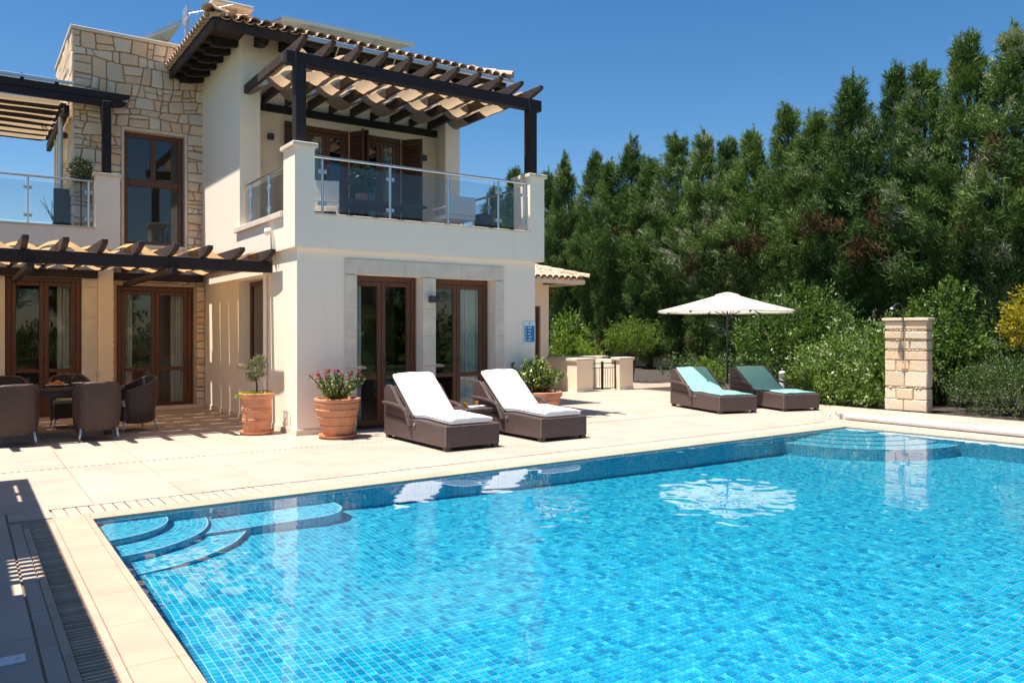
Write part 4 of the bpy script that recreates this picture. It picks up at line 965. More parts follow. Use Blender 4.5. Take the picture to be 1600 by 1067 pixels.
places = [((1.47, -2.72), 0, None), ((3.06, -2.69), 0, 'brown wicker lounger with thick white cushion, between side table and terracotta pot'),
          ((8.16, -1.66), -.28, 'brown wicker lounger with teal mat, left of the umbrella pole'), ((9.59, -2.06), -.28, 'brown wicker lounger with teal mat, right of the umbrella pole beside the bollard')]
Ls = []
for i_, (p, rz, lab) in enumerate(places):
    o = L0 if i_ == 0 else copy_tree(L0)
    o.location = (*p, 0); o.rotation_euler = (0, 0, rz)
    if lab: o['label'] = lab
w0 = cushion('lounger_cushion', 'thick white cushion on the lounger nearest the flowering pot', 'cushion', .095, .335, 'white lounger cushions')
w0.location = (places[0][0][0], places[0][0][1], 0); w1 = copy_tree(w0); w1.location = (places[1][0][0], places[1][0][1], 0); w1['label'] = 'thick white cushion on the lounger right of the small side table'
g0 = cushion('lounger_mat', 'thin teal mat on the lounger left of the umbrella pole', 'teal', .03, .36, 'teal lounger mats', (1.74, .81))
g0.location = (8.16, -1.66, 0); g0.rotation_euler = (0, 0, -.28); g1 = g0.copy(); COL.objects.link(g1); g1.location = (9.59, -2.06, 0); g1['label'] = 'thin teal mat on the lounger beside the white bollard'
st = thing('side_table', 'low wicker side table between the two white cushioned loungers', 'table', (2.27, -1.35, 0))
MB().box(2.02, 2.52, -1.62, -1.10, .36, .42).build('tabletop', 'wicker', st, bev=.01, uv=True); MB().box(2.06, 2.48, -1.58, -1.14, .03, .358).build('base', 'wicker', st, bev=.01, uv=True)
def drink(x, y, z, label):
    t = thing('juice_glass', label, 'glass', (x, y, z), 'glasses on the side table')
    MB().lathe((x, y, z), [(.03, .003), (.036, .075)], 14).build('juice', 'drink', t, smooth=40); MB().lathe((x, y, z), [(.033, 0), (.040, .105), (.038, .105), (.0315, .004)], 14).build('tumbler', 'clearglass', t, smooth=40)
    return t
drink(2.17, -1.36, .42, 'glass of orange juice at the left of the side table'); o = drink(2.45, -1.24, .42, 'paler drink glass standing at the back right of the side table')
tag(MB().obox((2.32, -1.40, .428), (.10, .02, 0), (-.015, .075, 0), (0, 0, .007)).obox((2.33, -1.40, .440), (.09, .0, 0), (0, .07, 0), (0, 0, .004)).build('magazine', 'plate', bev=.002), 'white folded magazines lying on the side table', 'magazine')
tag(MB().obox((2.44, -1.38, .43), (.06, .03, 0), (-.02, .04, 0), (0, 0, .01)).build('napkin', 'cushion', bev=.003), 'white napkin on the side table in front of the pale drink', 'napkin')

# umbrella
UXc, UYc = 9.75, -.04
um = thing('umbrella', 'large cream parasol open above the two teal loungers', 'parasol', (UXc, UYc, 0))
MB().tube([(UXc, UYc, .06), (UXc, UYc, 2.40)], .022, 12).build('pole', 'blackmetal', um, smooth=40)
MB().lathe((UXc, UYc, 0), [(.14, 0), (.14, .04), (.05, .06), (.04, .3), (.03, .3)], 24).build('stand', 'blackmetal', um, smooth=30)
nr = 8; Ro = 1.54; a_off = R(12)
for k in range(nr):
    a0 = a_off + 2*PI*k/nr; a1 = a_off + 2*PI*(k+1)/nr
    def f(u_, v_, a0=a0, a1=a1):
        d = v_; pa = Vector((math.cos(a0), math.sin(a0))).lerp(Vector((math.cos(a1), math.sin(a1))), u_)
        r_ = (.10+(Ro-.10)*d); sag = -.05*math.sin(PI*u_)*d*.25; return (UXc+pa.x*r_, UYc+pa.y*r_, 2.425-.385*(d**1.0) + sag - .012*math.sin(PI*d))
    MB().grid(f, 6, 10).build('canopy_panel', 'canopy', um, smooth='all')
    def f2(u_, v_, a0=a0, a1=a1):
        pa = Vector((math.cos(a0), math.sin(a0))).lerp(Vector((math.cos(a1), math.sin(a1))), u_); sag = -.0125*math.sin(PI*u_)
        return (UXc+pa.x*(Ro+.004), UYc+pa.y*(Ro+.004), 2.040+sag-.035*v_)
    MB().grid(f2, 6, 1).build('valance', 'canopy', um)
    MB().bar((UXc+.03*math.cos(a0), UYc+.03*math.sin(a0), 2.38), (UXc+Ro*.99*math.cos(a0), UYc+Ro*.99*math.sin(a0), 2.015), .018, .022).build('rib', 'blackmetal', um)
    MB().bar((UXc+.03*math.cos(a0), UYc+.03*math.sin(a0), 1.93), (UXc+Ro*.5*math.cos(a0), UYc+Ro*.5*math.sin(a0), 2.215), .014, .014).build('strut', 'blackmetal', um)
    MB().tube([(UXc+Ro*.985*math.cos(a0), UYc+Ro*.985*math.sin(a0), 2.01), (UXc+Ro*1.02*math.cos(a0), UYc+Ro*1.02*math.sin(a0), 2.0)], .022, 8).build('rib_cap', 'blackmetal', um)
m = MB().lathe((UXc, UYc, 0), [(.27, 2.385), (.25, 2.405), (.06, 2.452), (.001, 2.457)], 8); m.build('vent_cap', 'canopy', um)

# bollard light
bl = thing('bollard_light', 'short white bollard light with grey louvred head by the shrubs', 'bollard', (12.08, .26, -.02))
MB().lathe((12.08, .26, -.02), [(.075, 0), (.075, .46)], 20).build('post', 'white', bl, smooth=40)
m = MB()
for k in range(5): m.lathe((12.08, .26, -.02), [(.078, .47+k*.026), (.078, .484+k*.026), (.055, .494+k*.026)], 20)
m.build('louvre_head', 'alu', bl, smooth=30); MB().lathe((12.08, .26, -.02), [(.08, .60), (.075, .635), (.03, .655), (.001, .66)], 20).build('cap', 'white', bl, smooth=30)

# outdoor shower of stacked stone
SA, SB = Vector((11.27, -2.80, 0)), Vector((11.38, -3.62, 0)); su = (SB-SA).normalized(); sn = Vector((su.y, -su.x, 0)); sw = (SB-SA).length
if sn.x > 0: sn = -sn
shw = thing('outdoor_shower', 'freestanding pale stone shower wall with thin metal pipe, in front of the shrubs', 'shower', tuple((SA+SB)/2))
def spt(u_, d_, z_): return SA + su*u_ - sn*d_ + Vector((0, 0, z_))
m = MB(); m.add([spt(.03, .03, 0), spt(sw-.03, .03, 0), spt(sw-.03, .25, 0), spt(.03, .25, 0), spt(.03, .03, 1.8), spt(sw-.03, .03, 1.8), spt(sw-.03, .25, 1.8), spt(.03, .25, 1.8)], [(0, 3, 2, 1), (4, 5, 6, 7), (0, 1, 5, 4), (1, 2, 6, 5), (2, 3, 7, 6), (3, 0, 4, 7)]); m.build('core', 'mortar', shw)
H_ = 1.80; rows = [0, .13, .27, .44, .565, .685, .80, .905, 1.0]
cuts = [[0, .46, 1], [0, .28, .68, 1], [0, .48, 1], [0, .27, .58, 1], [0, .45, 1], [0, .38, .60, 1], [0, .48, 1]]
cuts.append([0, 1])
def sstone(u0, u1, z0, z1, fr=0., bk=.28):
    g_ = .006; j = lambda: random.uniform(-.012, .012); d0 = random.uniform(-.012, .012)
    def P4(dd, gg): return [spt(u0+gg+j()*.4, dd, z0+gg), spt(u1-gg+j()*.4, dd, z0+gg+j()*.5), spt(u1-gg+j()*.4, dd, z1-gg+j()*.5), spt(u0+gg+j()*.4, dd, z1-gg)]
    A_, B_, C_ = P4(bk, g_), P4(d0+.02, g_), P4(d0, g_+.014)
    MB().add(A_+B_+C_, [(8, 9, 10, 11), (3, 2, 1, 0)] + [(r_*4+i_, r_*4+(i_+1) % 4, (r_+1)*4+(i_+1) % 4, (r_+1)*4+i_) for r_ in (0, 1) for i_ in range(4)]).build('stone', 'showst', shw)
for k in range(8):
    z0, z1 = rows[k]*H_, rows[k+1]*H_
    cs = cuts[k] if k < 7 else [0, .48, 1]
    chips = k in (1, 4, 5, 6)
    for a, b in zip(cs[:-1], cs[1:]): sstone(a*sw, b*sw, z0, z1-(.035 if chips else 0))
    if chips:
        u_ = .02
        while u_ < sw-.06: w = random.uniform(.04, .09); sstone(u_, min(u_+w, sw), z1-.036, z1); u_ += w
m = MB(); m.add([spt(-.03, -.03, 1.805), spt(sw+.03, -.03, 1.805), spt(sw+.03, .31, 1.805), spt(-.03, .31, 1.805), spt(-.03, -.03, 1.86), spt(sw+.03, -.03, 1.86), spt(sw+.03, .31, 1.86), spt(-.03, .31, 1.86)], [(0, 3, 2, 1), (4, 5, 6, 7), (0, 1, 5, 4), (1, 2, 6, 5), (2, 3, 7, 6), (3, 0, 4, 7)]); m.build('cap_stone', 'showst', shw, bev=.008)
c = sw*.47
MB().tube([spt(c, -.045, .95), spt(c, -.045, 1.95), spt(c-.01, -.06, 2.08), spt(c-.04, -.10, 2.15), spt(c-.09, -.16, 2.14), spt(c-.13, -.22, 2.07)], .0085, 8).build('pipe', 'lampmetal', shw, smooth=40)
MB().lathe(spt(c-.14, -.235, 2.03), [(.012, .05), (.05, .02), (.055, 0), (.001, 0)], 14).build('shower_head', 'steel', shw, smooth=40)
MB().tube([spt(c-.06, -.05, 1.0), spt(c+.06, -.05, 1.0)], .016, 8).build('tap', 'steel', shw, smooth=40)

# pool cover roller
ro = thing('cover_roller', 'long pale rolled pool cover lying on the far end of the pool', 'pool cover', (8.9, -3.4, 0))
MB().tube([(8.92, -3.45, .065), (8.90, -12, .065)], .056, 16).build('roll', 'white', ro, smooth=40); MB().tube([(8.92, -3.30, .065), (8.92, -3.449, .065)], .02, 8).build('axle', 'alu', ro)
m = MB(); m.box(8.88, 8.96, -3.36, -3.34, 0, .10).tube([(8.92, -3.29, .065), (8.86, -3.26, .13), (8.80, -3.23, .10), (8.76, -3.2, .05)], .012, 8).tube([(8.76+.045*math.cos(a), -3.2+.045*math.sin(a), .05) for a in [2*PI*k/10 for k in range(11)]], .01, 6); m.build('crank', 'alu', ro)

# ================================================================ PLANTERS
def pot(name, label, c, prof, rings, group='terracotta pots on the terrace'):
    t = thing(name, label, 'plant pot', (*c, 0), group); x, y = c; R_ = prof[-1][0]
    pr = list(prof); zt = pr[-1][1]
    inner = [(R_-.03, zt), (R_-.045, zt-.06)]
    MB().lathe((x, y, 0), pr+inner, 40).build('pot_body', 'terra', t, smooth=35)
    MB().lathe((x, y, 0), [(R_-.046, zt-.075), (.001, zt-.05)], 24).build('soil', 'soil', t)
    for z, r_ in rings: MB().lathe((x, y, z), [(r_-.01, -.014), (r_+.008, -.010), (r_+.013, 0), (r_+.008, .010), (r_-.01, .014)], 40).build('band', 'terra', t, smooth='all')
    return t
def rad(prof, z):
    for (r0, z0), (r1, z1) in zip(prof[:-1], prof[1:]):
        if z0 <= z <= z1 and z1 > z0: return r0+(r1-r0)*(z-z0)/(z1-z0)
    return prof[-1][0]
def saucer(t, c, r_): MB().lathe((*c, 0), [(r_*.86, 0), (r_, .045), (r_*1.0, .055), (r_*.95, .05), (r_*.85, .015), (.001, .015)], 40).build('saucer', 'terra', t, smooth=35)
pa = [(.195, .04), (.20, .06), (.225, .50), (.232, .56), (.262, .585), (.268, .63), (.262, .64)]
t1 = pot('terracotta_pot', 'tall narrow terracotta pot on the house corner holding the small olive tree', (-.43, .60), pa, [(z, rad(pa, z)) for z in (.21, .235, .38, .405)]); saucer(t1, (-.43, .60), .265)
pb = [(.20, .05), (.215, .06), (.25, .2), (.29, .33), (.315, .44), (.325, .53), (.335, .56), (.345, .565), (.345, .59), (.335, .595)]
t2 = pot('terracotta_pot', 'ribbed terracotta pot on a saucer holding the pink flowering plant', (.44, -.52), pb, [(z, rad(pb, z)) for z in (.19, .32, .43, .52)]); saucer(t2, (.44, -.52), .29)
P3X, P3Y = 4.27, -.42
pc = [(.28, 0), (.30, .03), (.355, .24), (.39, .40), (.40, .44), (.425, .445), (.425, .515), (.415, .525)]
t3 = pot('terracotta_pot', 'wide terracotta pot behind the second white lounger at the house corner', (P3X, P3Y), pc, [(z, rad(pc, z)) for z in (.2, .37)])

# leaves: many small folded blades collected in one numpy mesh
class Leaves:
    def __init__(s): s.V = []; s.T = []
    def add(s, pos, dirs, size, width, tint, fold=.25):
        """pos (n,3) leaf bases, dirs (n,3) unit; two triangles each, folded along the midrib"""
        n_ = len(pos); d = dirs/np.linalg.norm(dirs, axis=1, keepdims=True); r_ = RNG.normal(size=(n_, 3)); sd_ = np.cross(d, r_); sd_ /= np.linalg.norm(sd_, axis=1, keepdims=True)+1e-9; nn = np.cross(sd_, d)
        size = np.broadcast_to(np.asarray(size, float), (n_,))[:, None]; w = size*width
        m_ = pos + d*size*.45
        V = np.stack([pos, m_ + sd_*w + nn*w*fold, pos + d*size - nn*size*.08, m_ - sd_*w + nn*w*fold], 1)
        s.V.append(V.reshape(-1, 3)); s.T.append(np.repeat(np.broadcast_to(np.asarray(tint, float), (n_,)), 4)); return s
    def blades(s, pos, dirs, size, width, tint):
        n_ = len(pos); d = dirs/np.linalg.norm(dirs, axis=1, keepdims=True); r_ = RNG.normal(size=(n_, 3)); sd_ = np.cross(d, r_); sd_ /= np.linalg.norm(sd_, axis=1, keepdims=True)+1e-9
        size = np.broadcast_to(np.asarray(size, float), (n_,))[:, None]
        V = np.stack([pos - sd_*width*.5, pos + sd_*width*.5, pos + d*size + sd_*width*.12, pos + d*size - sd_*width*.12], 1)
        s.V.append(V.reshape(-1, 3)); s.T.append(np.repeat(np.broadcast_to(np.asarray(tint, float), (n_,)), 4)); return s
    def mesh(s, name, mat):
        V = np.concatenate(s.V); T_ = np.concatenate(s.T); F = np.arange(len(V)).reshape(-1, 4); return np_mesh(name, V, F, mat, np.clip(T_, 0, 1))
def unit(n_):
    v = RNG.normal(size=(n_, 3)); return v/np.linalg.norm(v, axis=1, keepdims=True)
# olive standard
ol = thing('olive_tree', 'small olive standard with round grey green crown in the tall pot', 'plant', (-.43, .60, .57))
MB().tube([(-.43, .60, .54), (-.425, .60, .75), (-.44, .61, .88), (-.42, .60, 1.02)], [.016, .014, .012, .008], 8).build('stem', 'bark', ol, smooth='all')
L_ = Leaves(); n_ = 900; p = unit(n_)*RNG.uniform(.35, 1.08, (n_, 1))**.6*np.array([.155, .155, .21]); p += np.array([0, 0, .44]); lean = (p[:, 2:3]-.44)*np.array([[.25, 0, 0]]); p += lean
L_.add(p, unit(n_)*.8+np.array([0, 0, .5]), RNG.uniform(.035, .055, n_), .2, RNG.uniform(.1, 1, n_))
inst('crown', L_.mesh('crown', 'leafO'), ol, (-.43, .60, .57))
L_ = Leaves(); n_ = 420; a = RNG.uniform(0, 2*PI, n_); rr = .25*np.sqrt(RNG.uniform(0, 1, n_)); p = np.stack([rr*np.cos(a), rr*np.sin(a), RNG.uniform(0, .06, n_)], 1); ov = RNG.uniform(0, 1, n_) < .3; p[ov] = p[ov]*np.array([.6, .6, 1])+np.array([-.22, -.04, -.03])
L_.add(p, unit(n_)+np.array([0, 0, .7]), RNG.uniform(.02, .04, n_), .35, RNG.uniform(.2, 1, n_))
cr = tag(inst('creeper', L_.mesh('creeper', 'leafB'), None, (-.43, .60, .60)), 'low yellow green creeper spilling over the rim of the tall olive pot', 'plant')
def succulent(name, label, c, z0, H_, spread, nst, flowers, mat, lsize):
    t = thing(name, label, 'plant', (*c, z0)); st = MB(); L_ = Leaves(); tips = []
    for k in range(nst):
        a = 2*PI*k/nst + random.uniform(-.4, .4); out = random.uniform(.25, 1)*spread; h = H_*random.uniform(.55, 1)*(1.05-.25*out/spread)
        p0 = Vector((c[0]+.07*math.cos(a), c[1]+.07*math.sin(a), z0)); p3 = Vector((c[0]+out*math.cos(a), c[1]+out*math.sin(a), z0+h)); p1 = p0.lerp(p3, .35)+Vector((.0, 0, h*.05)); p2 = p0.lerp(p3, .7)+Vector((-.02*math.sin(a), .02*math.cos(a), .02))
        st.tube([p0, p1, p2, p3], [.014, .012, .010, .006], 6); tips.append(p3)
        n_ = int(34*h/.4); tt = RNG.uniform(.22, 1.03, n_)[:, None]; q = np.array(p0)*(1-tt)+np.array(p3)*tt + RNG.normal(size=(n_, 3))*.018
        L_.add(q-np.array([*c, z0]), unit(n_)+np.array([math.cos(a)*.3, math.sin(a)*.3, .55]), RNG.uniform(.6, 1.15, n_)*lsize, .32, RNG.uniform(0, 1, n_))
    st.build('stems', 'bark', t, smooth='all'); inst('leaves', L_.mesh('leaves', mat), t, (*c, z0))
    if flowers:
        for p in sorted(tips, key=lambda v: -v.z)[:flowers]:
            m = MB()
            for j in range(9):
                q = Vector(p)+Vector((random.gauss(0, .013), random.gauss(0, .013), random.gauss(.010, .010))); m.lathe(q, [(.001, -.006), (.013, .0), (.015, .006), (.002, .007)], 6)
            m.build('flower_cluster', 'flower', t)
succulent('flowering_plant', 'bushy green plant with pink flower heads in the ribbed pot', (.44, -.52), .54, .50, .42, 32, 16, 'leafA', .058)
succulent('bushy_plant', 'leafy upright green succulent in the wide pot at the right corner of the house', (P3X, P3Y), .46, .72, .52, 30, 0, 'leafA', .085)

# ================================================================ DINING GROUP
dt = thing('dining_table', 'dark rectangular dining table with glass top under the low pergola', 'table', (-3.3, 2.3, 0))
MB().box(-4.7, -2.14, 1.66, 2.95, .70, .745).build('tabletop', 'wicker2', dt, bev=.008, uv=True); MB().box(-4.69, -2.15, 1.67, 2.94, .7465, .754).build('glass_top', 'railglass', dt)
MB().box(-4.65, -2.19, 1.71, 2.90, .62, .698).build('apron', 'wicker2', dt, uv=True)
for x in (-4.55, -2.35):
    for y in (1.85, 2.75): MB().box(x-.05, x+.05, y-.05, y+.05, 0, .618).build('leg', 'wicker2', dt, uv=True)
def tub_chair(label, loc, rz, src=[None]):
    if src[0]:
        o = copy_tree(src[0]); o.location = (*loc, 0); o.rotation_euler = (0, 0, rz); o['label'] = label; return o
    t = thing('wicker_chair', label, 'chair', (0, 0, 0), 'wicker tub chairs round the dining table')   # faces +Y; back at -Y
    def shell(off):
        def f(u_, v_):
            a = -PI/2 + (u_-.5)*R(268); hb = .83-.20*max(0, abs(u_-.5)*2-.30)/.70
            arch = .05*math.cos((u_-.5)*2*PI*2)*.5+.0
            z = .145+.03*math.cos(a*2+PI)*.5 + (hb-.15)*v_; bul = 1+.10*math.sin(PI*min(1, v_*1.05))*.6 - .10*(1-v_)
            sx = .315*bul-off; sy = .31*bul-off; e = 2.6
            ca, sa = math.cos(a), math.sin(a); k_ = (abs(ca)**e+abs(sa)**e)**(-1/e)
            return (sx*ca*k_, sy*sa*k_ - (.04*v_ if sa < 0 else 0), z)
        return f
    m = MB(); nu, nv = 44, 14; m.grid(shell(0), nu, nv); b = len(m.v); m.grid(lambda u_, v_: shell(.04)(u_, v_), nu, nv); m.f[nu*nv:] = [q_[::-1] for q_ in m.f[nu*nv:]]
    N = nu+1
    for k in range(nu): m.f += [(nv*N+k, nv*N+k+1, b+nv*N+k+1, b+nv*N+k), (k+1, k, b+k, b+k+1)]
    for j in range(nv): m.f += [(j*N, (j+1)*N, b+(j+1)*N, b+j*N), ((j+1)*N+nu, j*N+nu, b+j*N+nu, b+(j+1)*N+nu)]
    me = m.mesh('shell', 'rattan', smooth=50); lay = me.uv_layers.new(name='UVMap')
    for p in me.polygons:
        for li in p.loop_indices:
            co = me.vertices[me.loops[li].vertex_index].co; a = math.atan2(co.y, co.x); a = a if a < PI/2 else a-2*PI; lay.data[li].uv = (co.z*.9, a*.36)
    o = bpy.data.objects.new('shell', me); COL.objects.link(o); o.parent = t
    rim = [Vector(shell(.02)(k/40, 1.0))+Vector((0, 0, .004)) for k in range(41)]; MB().tube(rim, .026, 8).build('rim', 'wicker2', t, smooth='all', uv=True)
    MB().box(-.26, .26, -.25, .27, .17, .40).build('seat_frame', 'wicker2', t, bev=.02, uv=True); MB().box(-.255, .255, -.24, .268, .402, .47).build('seat_cushion', 'sage', t, bev=.02, segs=3, smooth=50)
    for x in (-.23, .23):
        for y in (-.24, .23): MB().tube([(x, y, .19), (x*1.13, y*1.13, 0)], [.022, .010], 8).build('leg', 'alu', t, smooth='all')
    t.location = (*loc, 0); t.rotation_euler = (0, 0, rz); src[0] = t; return t
tub_chair('dark wicker tub chair seen from behind, at the middle of the near table edge', (-2.56, 1.36), 0)
tub_chair('dark wicker tub chair seen from behind, cut by the left edge of the picture', (-3.62, 1.30), .06)
tub_chair('dark wicker tub chair turned sideways at the right end of the dining table', (-1.93, 2.20), PI/2+.25)
tub_chair('dark wicker tub chair on the far side of the table, right of the fruit plate', (-2.72, 3.28), PI)
tub_chair('dark wicker tub chair on the far side of the table, behind the blue napkin', (-3.62, 3.28), PI)
def disc(name, label, cat, c, r_, mat, group=None): return tag(MB().lathe(c, [(r_*.6, 0), (r_, .014), (r_*.97, .016), (r_*.6, .006), (.001, .006)], 28).build(name, mat, smooth=35), label, cat, group)
disc('dinner_plate', 'white plate on the table in front of the far right chair', 'plate', (-2.62, 2.6, .755), .14, 'plate', 'dinner plates'); disc('dinner_plate', 'white plate on the table beside the blue napkin', 'plate', (-3.42, 2.6, .755), .14, 'plate', 'dinner plates')
fp = thing('fruit_plate', 'white plate piled with orange fruit in the middle of the dining table', 'fruit', (-3.0, 2.2, .755)); MB().lathe((-3.0, 2.2, .755), [(.08, 0), (.16, .02), (.155, .022), (.08, .006), (.001, .006)], 24).build('dish', 'plate', fp, smooth=35)
for k in range(9): a = k*2.4; MB().lathe((-3.0+.075*math.cos(a)*(k > 1), 2.2+.075*math.sin(a)*(k > 1), .765+.03*(k < 3)), [(.001, 0), (.026, .008), (.034, .026), (.026, .044), (.001, .05)], 10).build('fruit', 'orange', fp, smooth='all')
tag(MB().obox((-3.55, 2.15, .764), (.09, .02, 0), (-.02, .09, 0), (0, 0, .008)).build('napkin', 'bluecloth', bev=.004), 'folded blue napkin at the left of the dining table', 'napkin')
def wineglass(x, y, label): return tag(MB().lathe((x, y, .755), [(.035, 0), (.034, .003), (.005, .006), (.004, .085), (.03, .105), (.038, .15), (.033, .19), (.032, .19)], 16).build('wine_glass', 'clearglass', smooth=40), label, 'glass', 'wine glasses on the dining table')
wineglass(-2.78, 2.42, 'wine glass on the dining table beside the fruit plate'); wineglass(-2.40, 2.5, 'wine glass at the right end of the dining table')

# balcony furniture
bt = thing('balcony_table', 'low dark table on the balcony behind the glass railing', 'table', (2.0, 1.5, 3.29)); MB().box(1.2, 2.9, 1.2, 2.0, 3.86, 3.91).build('tabletop', 'wicker2', bt, uv=True)
for x in (1.3, 2.8):
    for y in (1.3, 1.9): MB().box(x-.03, x+.03, y-.03, y+.03, 3.285, 3.858).build('leg', 'wicker2', bt)
def bchair(name, label, x, y, mat, rz):
    t = thing(name, label, 'chair', (x, y, 3.285)); c_, s_ = math.cos(rz), math.sin(rz)
    def p(a, b, z): return (x+a*c_-b*s_, y+a*s_+b*c_, 3.285+z)
    def bx(nm, a0, a1, b0, b1, z0, z1): 
        m = MB(); m.add([p(a0, b0, z0), p(a1, b0, z0), p(a1, b1, z0), p(a0, b1, z0), p(a0, b0, z1), p(a1, b0, z1), p(a1, b1, z1), p(a0, b1, z1)], [(0, 3, 2, 1), (4, 5, 6, 7), (0, 1, 5, 4), (1, 2, 6, 5), (2, 3, 7, 6), (3, 0, 4, 7)]); m.build(nm, mat, t, bev=.012)
    bx('seat', -.3, .3, -.3, .3, .36, .44); bx('backrest', -.3, .3, .24, .30, .442, .78)
    for a in (-.27, .27):
        for b in (-.26, .26): bx('leg', a-.02, a+.02, b-.02, b+.02, 0, .358)
        bx('armrest', a-.03, a+.03, -.28, .238, .56, .60)
bchair('balcony_chair', 'white armchair on the balcony near the right pillar', 3.35, 1.0, 'cushion', PI); bchair('balcony_chair', 'pale armchair at the left end of the balcony behind the railing', .75, .95, 'cushion', PI-.4)
tag(MB().box(3.80, 4.05, .75, 1.0, 3.285, 3.80).build('planter_box', 'blackmetal', bev=.01), 'square black planter on the balcony beside the white armchair', 'planter')
L_ = Leaves(); n_ = 500; p = unit(n_)*RNG.uniform(.3, 1, (n_, 1))*np.array([.3, .3, .3]); L_.add(p, unit(n_)+np.array([0, 0, .8]), .09, .25, RNG.uniform(0, 1, n_))
bp_ = thing('balcony_plant', 'dark bushy potted plant on the balcony table', 'plant', (1.75, 1.55, 3.91)); inst('leaves', L_.mesh('leaves', 'leafC'), bp_, (1.75, 1.55, 4.30)); MB().lathe((1.75, 1.55, 3.911), [(.09, 0), (.12, .16), (.10, .16)], 16).build('pot', 'terra', bp_, smooth=35)
# roof terrace bits
ap = thing('terrace_armchair', 'tall backed dark wicker armchair on the roof terrace beside the white pillar', 'armchair', (-2.35, 5.9, 3.3)); MB().box(-2.75, -2.30, 5.75, 5.83, 3.30, 4.35).build('backrest', 'wicker2', ap, bev=.02, uv=True); MB().box(-2.75, -2.30, 5.835, 6.35, 3.36, 3.72).build('seat', 'wicker2', ap, bev=.02, uv=True)
tp = thing('terrace_olive', 'pale olive bush in a pot on the roof terrace behind the white pillar', 'plant', (-2.32, 5.42, 3.3)); MB().lathe((-2.32, 5.42, 3.302), [(.10, 0), (.14, .28), (.12, .28)], 16).build('pot', 'terra', tp, smooth=35); MB().tube([(-2.32, 5.42, 3.5), (-2.32, 5.42, 4.5)], .015, 6).build('stem', 'bark', tp)
L_ = Leaves(); n_ = 800; p = unit(n_)*RNG.uniform(.2, 1, (n_, 1))**.5*np.array([.22, .2, .25]); L_.add(p, unit(n_)+np.array([0, 0, .3]), RNG.uniform(.04, .075, n_), .22, RNG.uniform(.3, 1, n_)); inst('crown', L_.mesh('crown', 'leafO'), tp, (-2.32, 5.42, 4.68))
tb = thing('bare_plant', 'bare branched plant standing at the back of the roof terrace', 'plant', (-2.75, 6.0, 3.3)); m = MB(); m.tube([(-2.72, 6.0, 3.3), (-2.72, 6.0, 3.75)], .012, 6)
for k in range(9): a = k*.7; m.tube([(-2.72, 6.0, 3.7), (-2.72+.10*math.cos(a), 6+.1*math.sin(a), 3.9), (-2.72+.24*math.cos(a+.3), 6+.2*math.sin(a+.3), 4.1+.04*(k % 3))], [.008, .006, .003], 5)
m.build('branches', 'bark', tb)
tag(MB().box(-3.4, -2.5, 5.6, 6.3, 3.55, 3.60).box(-3.3, -3.24, 5.7, 5.76, 3.302, 3.55).box(-2.66, -2.6, 6.1, 6.16, 3.302, 3.55).box(-3.3, -3.24, 6.1, 6.16, 3.302, 3.55).box(-2.66, -2.6, 5.7, 5.76, 3.302, 3.55).build('terrace_table', 'wicker2'), 'low dark table behind the railing of the roof terrace', 'table')

